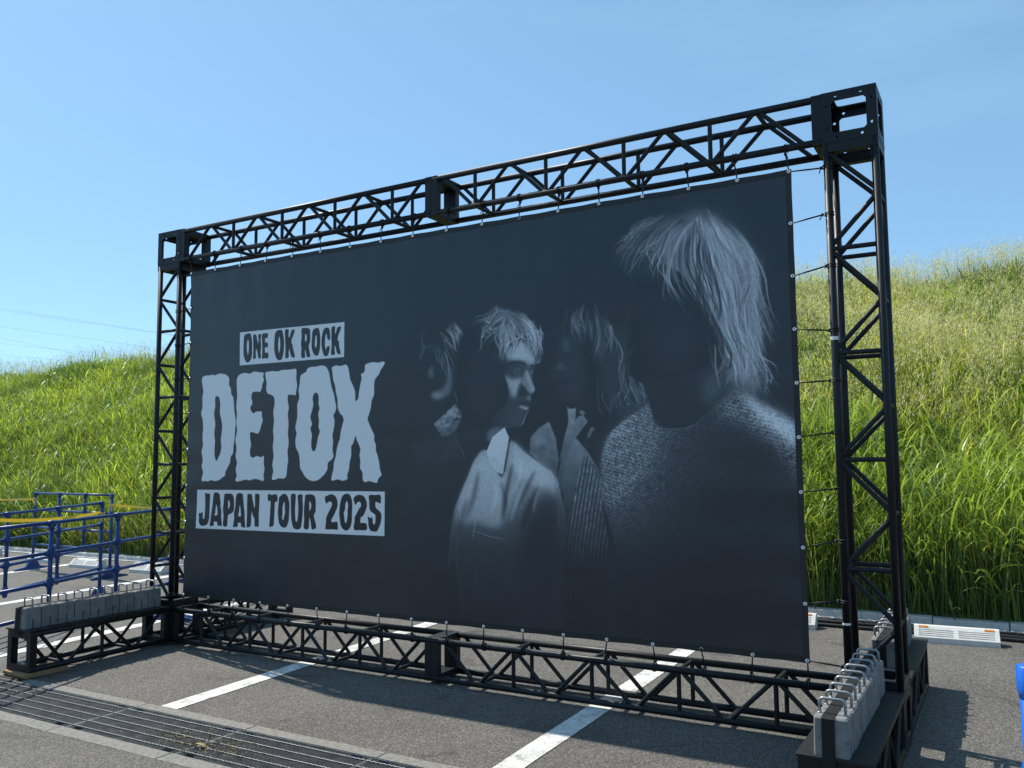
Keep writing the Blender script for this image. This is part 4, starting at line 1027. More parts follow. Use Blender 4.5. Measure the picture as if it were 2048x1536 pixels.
LB = W_/2-S_                                          # beam length 2.761
tn = [(.085, 0), (.661, 1), (1.236, 1), (1.811, 1), (2.386, 1)]; ta = [.373, .948, 1.523, 2.098, 2.672]
for side in (0, 1):
    X = (lambda a: S_+a) if side == 0 else (lambda a: W_-S_-a)
    truss('beam_truss', lambda a, u, v, X=X: (X(a), u, H_-S_+v), LB, tn, ta, True)
    Xb = (lambda a: W_/2-a-.0005) if side == 0 else (lambda a: W_/2+a+.0005)
    truss('beam_truss', lambda a, u, v, Xb=Xb: (Xb(a), u, ZB+v), LB, tn, ta, False)
LT = H_-2*S_-ZB
kn = [(.035, 0), (.635, 1), (1.235, 1), (1.835, 1), (2.435, 1), (3.02, 0)]; ka = [.335, .935, 1.535, 2.135, 2.735]
for side in (0, 1):
    # v runs across the frame with v low = inner tube
    X = (lambda v: S_-v) if side == 0 else (lambda v: W_-S_+v)
    tw = truss('tower_truss', lambda a, u, v, X=X: (X(v), u, ZB+S_+a), LT, kn, ka, True)
    if side:
        stk = MB().tube([(X(RC), RC, 2.255), (X(RC), RC, 2.275)], RC+.0008, 12, False); build('sticker', stk, M['white'], tw)
        stk = MB().tube([(X(RC), RC, .675), (X(RC), RC, .687)], RC+.0008, 12, False); build('tape_band', stk, M['white'], tw)
LF, LR = 1.2255, 1.183
for side in (0, 1):
    x0 = 0 if side == 0 else W_-S_
    # front foot runs towards the drain, rear foot to the kerb
    truss('foot_truss', lambda a, u, v, x0=x0: (x0+u, -.001-a, ZB+v), LF, [(.06, 0), (.625, 1), (1.165, 0)], [.335, .925], False)
    truss('foot_truss', lambda a, u, v, x0=x0: (x0+u, S_+.001+a, ZB+v), LR, [(.06, 0), (.6, 1), (1.12, 0)], [.33, .88], False)

# ---------------------------------------------------------------- black boards on the feet
ZT = ZB+S_
BT = ZT+.012
for x0, y0, y1, lab in ((0, -1.24, -.012, 'black plywood board on the left front foot under a row of weights'), (0, .312, 1.50, 'black plywood board on the left rear foot behind the banner'),
                        (W_-S_, -1.24, -.012, 'black plywood board on the right front foot under the nearest weights'), (W_-S_, .312, 1.50, 'black plywood board on the right rear foot near the kerb')):
    m = MB().bbox((x0-.004, y0, ZT+.001), (x0+S_+.004, y1, BT), .002)
    tag(build('foot_board', m, M['board']), lab, 'board', 'black boards on the truss feet')

# ---------------------------------------------------------------- concrete weights with steel handles
wb, wd, wh = .141, .131, .158
root = empty('concrete_weight', (0, 0, BT))
m = MB(); c = .007
def ringpts(z, k, slot):
    x, y = wb/2-k, wd/2-k
    return [(-x+c, -y, z), (x-c, -y, z), (x, -y+c, z), (x, -.006 if slot else -.0059, z), (x, .006, z), (x, y-c, z), (x-c, y, z), (-x+c, y, z), (-x, y-c, z), (-x, .006, z), (-x, -.006, z), (-x, -y+c, z)]
# body with a bottom groove in both outer faces, tapering slightly upwards
def body():
    B = MB(); V = ringpts(0, 0, 1)+ringpts(wh*.42, .0012, 1)+ringpts(wh-c, .003, 1)+ringpts(wh, .003+c, 1); n = 12
    F = [tuple(range(n-1, -1, -1)), tuple(range(3*n, 4*n))]
    for l in range(3):
        for i in range(n):
            j = (i+1) % n
            if l == 0 and i in (3, 9): continue        # left open for the groove
            F.append((l*n+i, l*n+j, (l+1)*n+j, (l+1)*n+i))
    B.add(V, F)
    for s_ in (1, -1):                                  # groove walls
        x0, x1, zt = s_*wb/2, s_*(wb/2-.018), wh*.42
        B.add([(x0, -.006, 0), (x0, .006, 0), (x0-s_*.0012, .006, zt), (x0-s_*.0012, -.006, zt), (x1, -.006, 0), (x1, .006, 0), (x1, .006, zt), (x1, -.006, zt)],
              [(4, 5, 6, 7), (0, 4, 7, 3), (1, 2, 6, 5), (2, 3, 7, 6)])
    return B
put('block', body().mesh('weight_block', recalc=False), (0, 0, BT), root, M['weight'])
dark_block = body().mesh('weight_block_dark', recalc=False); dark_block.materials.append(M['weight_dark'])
hp = []
hw, hh, hr = .052, .062, .018
for k in range(6): a = math.pi*(1-k/5*.5); hp.append((-hw+hr+hr*math.cos(a), 0, wh+hh-hr+hr*math.sin(a)))
for k in range(6): a = math.pi*(.5-k/5*.5); hp.append((hw-hr+hr*math.cos(a), 0, wh+hh-hr+hr*math.sin(a)))
hm = MB().tube([(-hw, 0, wh-.004)]+hp+[(hw, 0, wh-.004)], .0062, 10)
for s_ in (-1, 1): hm.tube([(s_*hw, 0, wh-.002), (s_*hw, 0, wh+.005)], [.011, .007], 10)
put('handle', hm.mesh('weight_handle'), (0, 0, BT), root, M['galv'])
ordn = ['first', 'second', 'third', 'fourth', 'fifth', 'sixth', 'seventh', 'eighth', 'ninth', 'tenth', 'eleventh', 'twelfth', 'thirteenth', 'fourteenth', 'fifteenth', 'sixteenth', 'seventeenth', 'eighteenth']
first = True
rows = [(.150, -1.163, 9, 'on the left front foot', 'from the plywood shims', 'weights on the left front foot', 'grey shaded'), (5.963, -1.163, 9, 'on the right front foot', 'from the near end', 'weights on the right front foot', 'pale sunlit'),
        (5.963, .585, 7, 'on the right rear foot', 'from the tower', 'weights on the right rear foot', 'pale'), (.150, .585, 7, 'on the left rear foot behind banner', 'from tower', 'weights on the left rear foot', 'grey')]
for xc, y0, n, where, frm, grp, tone in rows:
    for i in range(n):
        loc = (xc+rnd.uniform(-.003, .003), y0+i*.1335, BT+.0005)
        if first:
            q = root; q.location = loc; WL[q.name] = loc; first = False
        else:
            q = copy_tree(root, loc)
        q.rotation_euler = (0, 0, rnd.uniform(-.012, .012))
        if xc < 1:                                      # the weights on the left feet get the darker concrete
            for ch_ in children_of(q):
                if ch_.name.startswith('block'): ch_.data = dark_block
        tag(q, f'{"dark" if xc < 1 else "pale"} concrete weight with steel handle {where}, {ordn[i]} {frm}', 'weight', grp)
# straps over the rows
for xc, y0, n, lab in ((.138, -1.163, 9, 'wide black strap down the middle of the weights on the left front foot'), (5.953, -1.163, 9, 'wide black strap over the nearest weights on the right front foot'),
                       (5.953, .585, 7, 'wide black strap over the weights on the right rear foot')):
    ya, yb = y0-wd/2-.004, y0+(n-1)*.1335+wd/2+.004; w = .026; m = MB(); zt = BT+wh+.002
    path = [(ya-.012, BT-.055), (ya-.006, BT+.02), (ya-.001, zt-.006), (ya+.010, zt+.0015)]
    path += [(y0+i*.1335/2, zt+(.0016 if i % 2 == 0 else .0004)) for i in range(1, 2*n-2)]
    path += [(yb-.010, zt+.0015), (yb+.001, zt-.006), (yb+.004, BT+.02), (yb+.006, BT+.003)]
    V = []
    for y, z in path: V += [(xc-w, y, z), (xc+w, y, z), (xc+w, y, z-.0018 if z > zt-.004 else z), (xc-w, y, z-.0018 if z > zt-.004 else z)]
    m.add(V, [(4*i, 4*i+1, 4*i+5, 4*i+4) for i in range(len(path)-1)])
    tag(build('ratchet_strap', m, M['strap'], None, False), lab, 'strap', 'black straps over the weights')
# plywood shims below the left front foot
for k, (dx, dy, z, t, mt, lab) in enumerate(((-.012, .0, .0005, .008, 'rubber', 'thin black rubber mat lowest under the left foot truss'), (.012, .012, .009, .017, 'ply', 'light plywood shim in the stack under the left foot truss, lower one'), (.02, .0, .0265, .018, 'ply', 'light plywood shim in the stack under the left foot truss, upper one'))):
    y0, y1 = -1.26+dy, -.93+dy*2
    if k == 0: y0, y1 = -1.285, -.86
    m = MB().box((-.002+dx, y0, gz(y0)+z), (S_-.01+dx*.5, y1, gz(y0)+z+t))
    tag(build('rubber_mat' if k == 0 else 'plywood_shim', m, M[mt]), lab, 'mat' if k == 0 else 'shim', None if k == 0 else 'plywood shims')

# ================================================================ banner
BX0, BX1, BZ0, BZ1, BY = .433, 5.642, .4468, 3.2856, .021
BW, BH = BX1-BX0, BZ1-BZ0
tone = paint_banner(ART, BW, BH)
hgt, wid = tone.shape
blk = np.array([.048, .074, .112]); wht = np.array([.90, .905, .91])
img = D.images.new('banner_print', wid, hgt, alpha=False)
px = np.ones((hgt, wid, 4), np.float32)
px[..., :3] = (blk+(wht-blk)*tone[::-1, :, None])
# seam where two widths of vinyl are welded, a faint tone step
sx = int(wid*.243); px[:, sx-1:sx+1, :3] *= .93
img.pixels.foreach_set(px.ravel()); img.pack()
bm_, t, b = nmat('printed_vinyl'); k = t.links.new
ti = nd(t, 'ShaderNodeTexImage'); ti.image = img; ti.interpolation = 'Cubic'; ti.extension = 'EXTEND'
uv = nd(t, 'ShaderNodeUVMap'); uv.uv_map = 'UVMap'; k(uv.outputs['UV'], ti.inputs['Vector']); k(ti.outputs['Color'], b.inputs['Base Color'])
b.inputs['Roughness'].default_value = .34; b.inputs['Specular IOR Level'].default_value = .65
gm = nd(t, 'ShaderNodeNewGeometry'); n1 = nd(t, 'ShaderNodeTexNoise', Scale=1.3, Detail=3.); k(gm.outputs['Position'], n1.inputs['Vector'])
wv = nd(t, 'ShaderNodeTexNoise', Scale=700., Detail=2.); k(gm.outputs['Position'], wv.inputs['Vector'])
bp = nd(t, 'ShaderNodeBump', Strength=.05, Distance=.002); k(wv.outputs['Fac'], bp.inputs['Height'])
bp2 = nd(t, 'ShaderNodeBump', Strength=.45, Distance=.03); k(n1.outputs['Fac'], bp2.inputs['Height']); k(bp.outputs['Normal'], bp2.inputs['Normal']); k(bp2.outputs['Normal'], b.inputs['Normal'])
gxs = [BX0+.014+i*(BW-.028)/17 for i in range(18)]; gzs = [BZ0+.014+i*(BH-.028)/9 for i in range(10)]
nu, nv = 200, 110
def surf(u, v):
    du = math.sin(u*17*math.pi)**2; dv = math.sin(v*9*math.pi)**2
    return .004*math.sin(u*9+v*3)+.003*math.sin(u*23-v*7)+.004*(du-.5)*(math.exp(-(1-v)*9)+math.exp(-v*9))+.004*(dv-.5)*(math.exp(-u*16)+math.exp(-(1-u)*16))
V, UV = [], []
for j in range(nv+1):
    for i in range(nu+1):
        u, v = i/nu, j/nv
        # edges scalloped between the eyelets and slightly slack in the middle
        du = math.sin(u*17*math.pi)**2; dv = math.sin(v*9*math.pi)**2
        ez = (.0022*du*math.exp(-(1-v)*30)-.0022*du*math.exp(-v*30)); ex = (.0022*dv*math.exp(-u*50)-.0022*dv*math.exp(-(1-u)*50))
        wob = surf(u, v)
        V.append((BX0+u*BW+ex, BY+wob, BZ0+v*BH-ez)); UV.append((u, v))
me = D.meshes.new('vinyl_banner')
F = [(j*(nu+1)+i, j*(nu+1)+i+1, (j+1)*(nu+1)+i+1, (j+1)*(nu+1)+i) for j in range(nv) for i in range(nu)]
off = (BX0+BW/2, BY, BZ0)
me.from_pydata([(x-off[0], y-off[1], z-off[2]) for x, y, z in V], [], F)
ul = me.uv_layers.new(name='UVMap'); li = np.empty(len(me.loops), np.int32); me.loops.foreach_get('vertex_index', li)
ul.data.foreach_set('uv', np.array(UV, np.float32)[li].ravel()); me.polygons.foreach_set('use_smooth', [True]*len(me.polygons))
banner = put('banner', me, off, None, bm_)
tag(banner, 'large dark printed vinyl banner with DETOX lettering and four moody figures', 'banner')
# back face of the vinyl and stitched hems
bk = simple('vinyl_back', (.20, .20, .21), .6, .4, var=.06, scale=4)
mb = MB(); mb.add([(x, y+.0015, z) for x, y, z in V], [tuple(reversed(f_)) for f_ in F], True); build('back_face', mb, bk, banner, False)
hemm = simple('hem_vinyl', (.0105, .011, .0115), .5, .5, var=.1, scale=20)
def hem(pts_a, pts_b):
    m = MB(); n = len(pts_a); m.add([q for p_ in zip(pts_a, pts_b) for q in p_], [(2*i, 2*i+2, 2*i+3, 2*i+1) for i in range(n-1)], True); return m
def bpt(i, j): return V[j*(nu+1)+i]
def lift(p_, dx=0, dz=0): return (p_[0]+dx, p_[1]-.0022, p_[2]+dz)
for j, s_ in ((0, 1), (nv, -1)):
    build('hem', hem([lift(bpt(i, j)) for i in range(nu+1)], [lift(bpt(i, j), 0, s_*.034) for i in range(nu+1)]), hemm, banner, False)
for i, s_ in ((0, 1), (nu, -1)):
    if i: build('hem', hem([lift(bpt(i, j)) for j in range(nv+1)], [lift(bpt(i, j), s_*.034) for j in range(nv+1)]), hemm, banner, False)
eyem = MB().ring((0, 0, 0), (0, 1, 0), .0075, .0050, 14, 6).mesh('eyelet'); eyem.materials.append(M['eyelet'])
spots = [(x, gzs[-1]) for x in gxs]+[(x, gzs[0]) for x in gxs]+[(gxs[0], z) for z in gzs[1:-1]]+[(gxs[-1], z) for z in gzs[1:-1]]
for x, z in spots:
    put('eyelet', eyem, (x, BY-.005+surf((x-BX0)/BW, (z-BZ0)/BH), z), banner)

# ---------------------------------------------------------------- bungee cords
def bungee(p0, c, ax, label, grp, r=.0032):
    """ball bungee from eyelet p0 round the tube with centre c and axis ax"""
    p0, c = Vector(p0), Vector(c); m = MB()
    d = (p0-c); d -= Vector(ax)*d.dot(Vector(ax)); d.normalize()
    k = c+d*(RC+.014)+Vector((rnd.uniform(-.006, .006), -.004, 0))
    for s_ in (-.0045, .0045):
        m.ring(c+Vector(ax)*(s_*1.6), Vector(ax)+Vector((rnd.uniform(-.12, .12), rnd.uniform(-.12, .12), rnd.uniform(-.12, .12))), RC+.0035, .0034, 18, 6)
    m.ball(k, .0105)
    e = p0+Vector((0, -.004, 0)); mid = (k+e)/2
    for s_ in (-.002, .002):
        o_ = Vector(ax)*s_
        m.tube([k+o_, mid+o_*1.2, e+o_*.4], r*.8, 6)
    m.ring(e, (0, 1, 0), .007, .003, 10, 6)
    # loose end
    t_ = Vector((rnd.uniform(-.02, .02), -.014, rnd.uniform(-.03, -.008)))
    m.tube([k, k+t_*.6, k+t_+Vector((0, 0, -.008))], .003, 6)
    tag(build('bungee_cord', m, M['rubber']), label, 'bungee cord', grp)
for i, x in enumerate(gxs):
    j = rnd.uniform(-.016, .016)
    bungee((x, BY, gzs[-1]), (x+j, RC, H_-S_+RC), (1, 0, 0), f'black bungee cord from the banner top edge to the upper truss, {ordn[i]} from the left', 'bungee cords along the top edge')
for i, x in enumerate(gxs):
    j = rnd.uniform(-.016, .016)
    bungee((x, BY, gzs[0]), (x+j, RC, ZB+S_-RC), (1, 0, 0), f'black bungee cord from the banner bottom edge to the lower truss, {ordn[i]} from the left', 'bungee cords along the bottom edge')
for i, z in enumerate(gzs):
    j = rnd.uniform(-.02, .035)
    bungee((gxs[0], BY, z), (S_-RC, RC, z+j), (0, 0, 1), f'black bungee cord from the banner left edge to the left tower, {ordn[i]} from the bottom', 'bungee cords along the left edge')
    j = rnd.uniform(-.03, .05)
    bungee((gxs[-1], BY, z), (W_-S_+RC, RC, z+j), (0, 0, 1), f'black bungee cord from the banner right edge to the right tower, {ordn[i]} from the bottom', 'bungee cords along the right edge')

# ================================================================ wheel stops
def wheel_stop():
    """sloped kerb block, front towards -y; origin at the middle of its front edge"""
    Lw, dp, ht, fh, s1 = .62, .165, .122, .045, .085
    m = MB()
    # sloping face as a grid with louvre slots sunk into it
    us = [-Lw/2, -Lw/2+.035, -.018, .018, Lw/2-.035, Lw/2]; vs_ = [0, .10]
    for i in range(4): vs_ += [.10+.035+i*.165, .10+.035+i*.165+.085]
    vs_ += [.90, 1.0]; vs_ = sorted(set([0]+vs_[2:]+[1.0]))
    e0, e1 = Vector((0, .0, fh)), Vector((0, s1, ht)); nrm = Vector((0, -(ht-fh), s1)).normalized()
    def pt(u, v, d=0): q = e0+(e1-e0)*v-nrm*d; return (u, q.y, q.z)
    for a in range(len(us)-1):
        for b_ in range(len(vs_)-1):
            u0, u1, v0, v1 = us[a], us[a+1], vs_[b_], vs_[b_+1]
            if a in (1, 3) and b_ % 2 == 1 and b_ < 9:
                d = .009
                m.add([pt(u0, v0), pt(u1, v0), pt(u1, v1), pt(u0, v1), pt(u0, v0, d), pt(u1, v0, d), pt(u1, v1, d), pt(u0, v1, d)], [(4, 5, 6, 7), (0, 1, 5, 4), (1, 2, 6, 5), (2, 3, 7, 6), (3, 0, 4, 7)])
            else:
                m.add([pt(u0, v0), pt(u1, v0), pt(u1, v1), pt(u0, v1)], [(0, 1, 2, 3)])
    h = Lw/2
    P = [(0, 0), (0, fh), (s1, ht), (dp-.02, ht), (dp, .06), (dp, 0)]
    n = len(P); V = [(-h, a, b_) for a, b_ in P]+[(h, a, b_) for a, b_ in P]
    m.add(V, [tuple(range(n)), tuple(range(2*n-1, n-1, -1))]+[(i, n+i, n+(i+1) % n, (i+1) % n) for i in range(n) if i != 1])
    root = empty('wheel_stop', (0, 0, 0))
    put('stop_body', m.mesh('stop_body', recalc=False), (0, 0, 0), root, M['stop'])
    for s_ in (-1, 1):
        r = MB(); q = [pt(s_*(h-.035)-.0+0, .86), pt(s_*(h-.105), .86), pt(s_*(h-.105), 1.0), pt(s_*(h-.035), 1.0)]
        o = [(x, y-.0030, z+.0032) for x, y, z in q]
        r.add(q+o, [(4, 5, 6, 7), (0, 1, 5, 4), (1, 2, 6, 5), (2, 3, 7, 6), (3, 0, 4, 7)]); put('reflector', r.mesh('reflector'), (0, 0, 0), root, M['orange'])
    return root
ws = wheel_stop(); first = True
for x, y, rz, lab in ((6.225, 2.855, .075, 'white plastic wheel stop with orange reflectors right of the right tower'), (4.80, 2.93, .05, 'white wheel stop mostly hidden behind the right edge of the banner'),
                      (-5.095, 2.745, .04, 'pale wheel stop behind the blue barriers, middle of the three at left'), (-6.44, 2.88, .04, 'pale wheel stop behind the far blue barrier, nearest its left foot'),
                      (-3.74, 2.77, .05, 'pale wheel stop right behind the left tower'), (-8.2, 3.0, .0, 'pale wheel stop cut off at the left edge of the picture')):
    loc = (x, y, gz(y)-.002)
    if first: q = ws; q.location = loc; WL[q.name] = loc; first = False
    else: q = copy_tree(ws, loc)
    q.rotation_euler = (GK, 0, rz); tag(q, lab, 'wheel stop', 'wheel stops along the bay ends')

# ================================================================ cables along the kerb
for k, (y, r, lab) in enumerate(((3.12, .017, 'thick black cable on the asphalt, nearest the wheel stops'), (3.30, .016, 'thick black cable on the asphalt, middle of three'), (3.42, .015, 'thick black cable on the asphalt along the kerb'))):
    pts = []
    for i in range(64):
        x = -3.0+i*.21; yy = y+.03*math.sin(x*1.3+k*2)+.02*math.sin(x*3.1+k)
        pts.append((x, yy, gz(yy)+r))
    tag(build('cable', MB().tube(pts, r, 10), M['rubber']), lab, 'cable', 'black cables along the kerb')
# small dark plug box lying in the bay behind the left tower
m = MB().bbox((-2.62, 2.42, gz(2.4)), (-2.48, 2.52, gz(2.4)+.10), .01)
tag(build('connector_box', m, M['rubber']), 'small black box standing on the asphalt behind the left tower', 'box')

# ================================================================ blue plastic barriers
def barrier(p0, p1, nposts, label, z_top=1.10, rp=.0195, rr=.0150, zs=(1.10, .855, .61, .365), feet=True, grp='blue plastic pipe barriers', mat='blue', gus=True):
    p0, p1 = Vector((*p0, 0)), Vector((*p1, 0)); d = (p1-p0).normalized(); nrm = Vector((-d.y, d.x, 0)); Ln = (p1-p0).length
    c = (p0+p1)/2; root = empty('pipe_barrier', (c.x, c.y, gz(c.y))); tag(root, label, 'barrier', grp)
    def G(q): return gz(q.y)
    def P(s_, z): q = p0+d*s_; return (q.x, q.y, G(q)+z)
    for k, z in enumerate(zs):
        rail = MB().tube([P(-.005 if k else -.0, z), P(Ln*.33, z), P(Ln*.67, z), P(Ln, z)], rr, 12)
        build('rail', rail, M[mat], root)
    for i in range(nposts):
        s_ = Ln*i/(nposts-1); end = i in (0, nposts-1)
        m = MB().tube([P(s_, .03 if end else zs[-1]-.02), P(s_, z_top)], rp if end else rp*.92, 12)
        for k, z in enumerate(zs):                       # moulded joints
            m.tube([P(s_, z-.055), P(s_, z-.035), P(s_, z+.018 if k == 0 else z+.035), P(s_, z+.02 if k == 0 else z+.055)], [rp*1.02, rp*1.22, rp*1.22, rp*1.02], 12)
            a0, a1 = max(s_-.06, 0), min(s_+.06, Ln); m.tube([P(a0, z), P(a1, z)], rr*1.25, 12)
            if gus:                                      # diamond web in the corners
                q = p0+d*s_; zc = G(q)+z; w = .062; V = []
                for t_ in (-.007, .007):
                    V += [(q+d*a+nrm*t_)+Vector((0, 0, zc+b_)) for a, b_ in ((-w if s_ > .01 else 0, 0), (0, -w), (w if s_ < Ln-.01 else 0, 0), (0, w if k else 0))]
                m.add(V, [(3, 2, 1, 0), (4, 5, 6, 7)]+[(j, (j+1) % 4, 4+(j+1) % 4, 4+j) for j in range(4)])
        build('post', m, M[mat], root)
        if end and feet:
            q = p0+d*s_; f_ = MB(); g_ = G(q); w = .26
            V = []
            for t_ in (-.022, .022):
                V += [q+nrm*a+d*t_+Vector((0, 0, g_+b_)) for a, b_ in ((-w, .0), (w, .0), (w, .022), (.10, .05), (.03, .16), (-.03, .16), (-.10, .05), (-w, .022))]
            f_.add(V, [(7, 6, 5, 4, 3, 2, 1, 0), tuple(range(8, 16))]+[(j, (j+1) % 8, 8+(j+1) % 8, 8+j) for j in range(8)])
            build('foot', f_, M[mat], root)
    return root
barrier((.02, -1.55), (-.634, .735), 4, 'blue plastic pipe barrier passing close behind the left foot truss')
barrier((-.655, .80), (-1.30, 2.95), 4, 'blue plastic pipe barrier continuing behind the left tower and banner')
barrier((-1.36, -1.02), (-2.32, 1.12), 4, 'blue plastic pipe barrier in the middle with a yellow tape tied to its end post')
barrier((-5.69, 2.36), (-3.83, 2.30), 4, 'far blue plastic barrier on two splayed feet before the grass', gus=False)
# nearest barrier, at the right edge of the frame
barrier((6.674, -2.74), (8.58, -2.2), 4, 'bright blue barrier post nearest the camera at the right edge', grp='blue plastic pipe barriers', rp=.023, rr=.019, mat='blue_sunlit')

# ---------------------------------------------------------------- yellow tapes
def tape(pts, label, w=.0155, knot=None):
    P = [Vector(q) for q in pts]; fine = []
    for a, b_ in zip(P, P[1:]):
        for i in range(12): fine.append(a.lerp(b_, i/12))
    fine.append(P[-1]); m = MB(); V = []; n = len(fine)
    for i, q in enumerate(fine):
        tw = .35*math.sin(i*.35); V += [q+Vector((.3*w*tw, -.5*w*tw, w)), q-Vector((.3*w*tw, -.5*w*tw, w))]
    m.add(V, [(2*i, 2*i+2, 2*i+3, 2*i+1) for i in range(n-1)], True)
    if knot:
        for kx in knot:
            k = Vector(kx)
            m.ring(k, (0, 0, 1), .026, .006, 12, 6); m.ring(k+Vector((0, 0, .012)), (.1, .1, 1), .027, .006, 12, 6)
            m.add([k+Vector((.03, -.03, .01)), k+Vector((.06, -.03, .0)), k+Vector((.055, -.03, -.10)), k+Vector((.025, -.03, -.07))], [(0, 1, 2, 3)])
    tag(build('barrier_tape', m, M['yellow'], None, False), label, 'tape', 'yellow barrier tapes')
def sag(a, b_, s_):
    a, b_ = Vector(a), Vector(b_); return [a.lerp(b_, t)-Vector((0, 0, 4*s_*t*(1-t))) for t in [i/8 for i in range(9)]]
tape(sag((-11.0, 2.9, 1.08), (-5.70, 2.33, 1.08), .05), 'yellow tape running left out of the picture from the far barrier', knot=[(-5.69, 2.36, 1.08)])
tape(sag((-3.82, 2.27, 1.035), (1.5, 2.4, 1.03), .05), 'yellow tape stretched from the far barrier behind the left tower', knot=[(-3.83, 2.30, 1.035)])
tape(sag((-2.34, 1.10, 1.035), (-1.20, -.72, 1.10), .035), 'yellow tape slung from the middle barrier end post to the left', knot=[(-2.32, 1.12, 1.02)])

# ================================================================ overhead power lines, far off
def wire(a, b_, label):
    a, b_ = Vector(a), Vector(b_); d = b_-a; pts = [a+d*(-3+i*.9)+Vector((0, 0, .02*((i-5)**2-10)*0)) for i in range(11)]
    tag(build('power_line', MB().tube(pts, .014, 5), M['wire']), label, 'power line', 'power lines over the bank')
wire((-94.6, 50.57, 19.81), (-79.03, 59.86, 16.86), 'thin power line high above the left bank, highest of the set')
wire((-94.6, 50.58, 19.56), (-79.03, 59.86, 16.76), 'thin power line just under the highest one')
wire((-104.86, 56.3, 19.26), (-92.1, 63.87, 17.08), 'thin power line in the middle of the set over the left bank')
wire((-115.08, 62.0, 19.25), (-108.77, 65.8, 17.65), 'thin steep power line dropping behind the left bank')
wire((-115.12, 62.05, 18.48), (-109.07, 65.62, 17.72), 'thin power line low over the left bank')
wire((-115.2, 62.16, 16.94), (-112.78, 63.59, 16.64), 'lowest power line touching the grass at the left edge')

# ================================================================ grass
RG = np.random.default_rng(3)
def visible(x, y, z, m0=-60, m1=60):
    """True where a point lies in the two strips of bank seen beside the banner (used only to spend fewer blades elsewhere)"""
    d = np.stack([x, y, z], -1)-CAM
    dep = d@np.array(_f); u = 1024+1706.7*(d@np.array(_r))/np.maximum(dep, .1)
    return ((u > m0) & (u < 430)) | ((u > 1540) & (u < 2048+m1))
def field(x, y, seed, sc):
    r = np.random.default_rng(seed); s = 0
    for i in range(7):
        a = r.uniform(0, 6.28); f_ = sc*r.uniform(.5, 1.8); s = s+np.sin((x*np.cos(a)+y*np.sin(a))*f_+r.uniform(0, 6.28))
    return np.clip(.5+s/6.5, 0, 1)
def strips(name, base, Lb, wb_, yaw, phi0, phi1, col, tipcol, seg, mat, label, cat='grass', facing=None):
    """ribbon blades; one mesh"""
    n = len(Lb); lv = seg+1
    t = np.linspace(0, 1, lv)
    ang = phi0[:, None]+phi1[:, None]*t[None, :]**1.6
    ds = Lb[:, None]/seg
    hx = np.concatenate([np.zeros((n, 1)), np.cumsum(np.sin(ang[:, :-1])*ds, 1)], 1); hz = np.concatenate([np.zeros((n, 1)), np.cumsum(np.cos(ang[:, :-1])*ds, 1)], 1)
    dx, dy = np.cos(yaw), np.sin(yaw); fy = yaw+1.5708 if facing is None else facing
    sx_, sy_ = np.cos(fy), np.sin(fy)
    w = wb_[:, None]*np.clip(np.array([.55, 1., .92, .7, .45, .3])[np.clip(np.round(t*5).astype(int), 0, 5)][None, :], 0, 1)*.5
    cx_ = base[:, 0, None]+hx*dx[:, None]; cy_ = base[:, 1, None]+hx*dy[:, None]; cz_ = base[:, 2, None]+hz
    nv_ = 2*seg+1
    Vt = np.empty((n, nv_, 3), np.float32)
    for k in range(seg):
        Vt[:, 2*k, 0] = cx_[:, k]-w[:, k]*sx_; Vt[:, 2*k, 1] = cy_[:, k]-w[:, k]*sy_; Vt[:, 2*k, 2] = cz_[:, k]
        Vt[:, 2*k+1, 0] = cx_[:, k]+w[:, k]*sx_; Vt[:, 2*k+1, 1] = cy_[:, k]+w[:, k]*sy_; Vt[:, 2*k+1, 2] = cz_[:, k]
    Vt[:, -1, 0] = cx_[:, -1]; Vt[:, -1, 1] = cy_[:, -1]; Vt[:, -1, 2] = cz_[:, -1]
    q = [];
    for k in range(seg-1): q += [2*k, 2*k+1, 2*k+3, 2*k+2]
    q += [2*seg-2, 2*seg-1, 2*seg]
    loops = (np.array(q)[None, :]+(np.arange(n)*nv_)[:, None]).ravel().astype(np.int32)
    cnt = np.tile(np.array([4]*(seg-1)+[3]), n); start = np.concatenate([[0], np.cumsum(cnt)[:-1]]).astype(np.int32)
    me = D.meshes.new(name); me.vertices.add(n*nv_); me.vertices.foreach_set('co', Vt.ravel())
    me.loops.add(len(loops)); me.loops.foreach_set('vertex_index', loops)
    me.polygons.add(len(cnt)); me.polygons.foreach_set('loop_start', start)
    me.update(calc_edges=True)
    lvl = np.concatenate([np.repeat(np.arange(seg), 2), [seg]])/seg
    cc = np.ones((n, nv_, 4), np.float32); cc[..., :3] = col[:, None, :]*(1-lvl[None, :, None])+tipcol[:, None, :]*lvl[None, :, None]
    at = me.color_attributes.new('tint', 'FLOAT_COLOR', 'POINT'); at.data.foreach_set('color', cc.ravel())
    me.polygons.foreach_set('use_smooth', np.ones(len(cnt), bool))
    o = put(name, me, (0, 0, 0), None, mat); tag(o, label, cat, kind='stuff')
    return len(cnt)*2-n
N = 1420000
x = RG.uniform(-30, 12, N); y = RG.uniform(3.74, 13.6, N); z = bank_z(x, y)
vis = visible(x, y, z+.3); dist = np.hypot(x-CAM[0], y-CAM[1])
right = x > 1.5
near_ = visible(x, y, z+.3, -420, 420)
rar = np.where(vis, np.where(right, .80, .88), np.where(near_, .26, .07))
keep = RG.random(N) < rar*np.minimum(1, (11/dist)**.9)*np.where(y > 12.6, .5, 1)
x, y, z, right, dist, rar = (a[keep] for a in (x, y, z, right, dist, rar))
n = len(x)
tall = np.clip((5.6+.35*np.sin(x*1.7)+.2*np.sin(x*5.1)-y)/.8, 0, 1)*right         # broad green reeds at the foot, right of the frame
pat = field(x, y, 4, 1.1); pat2 = field(x, y, 9, 2.6)
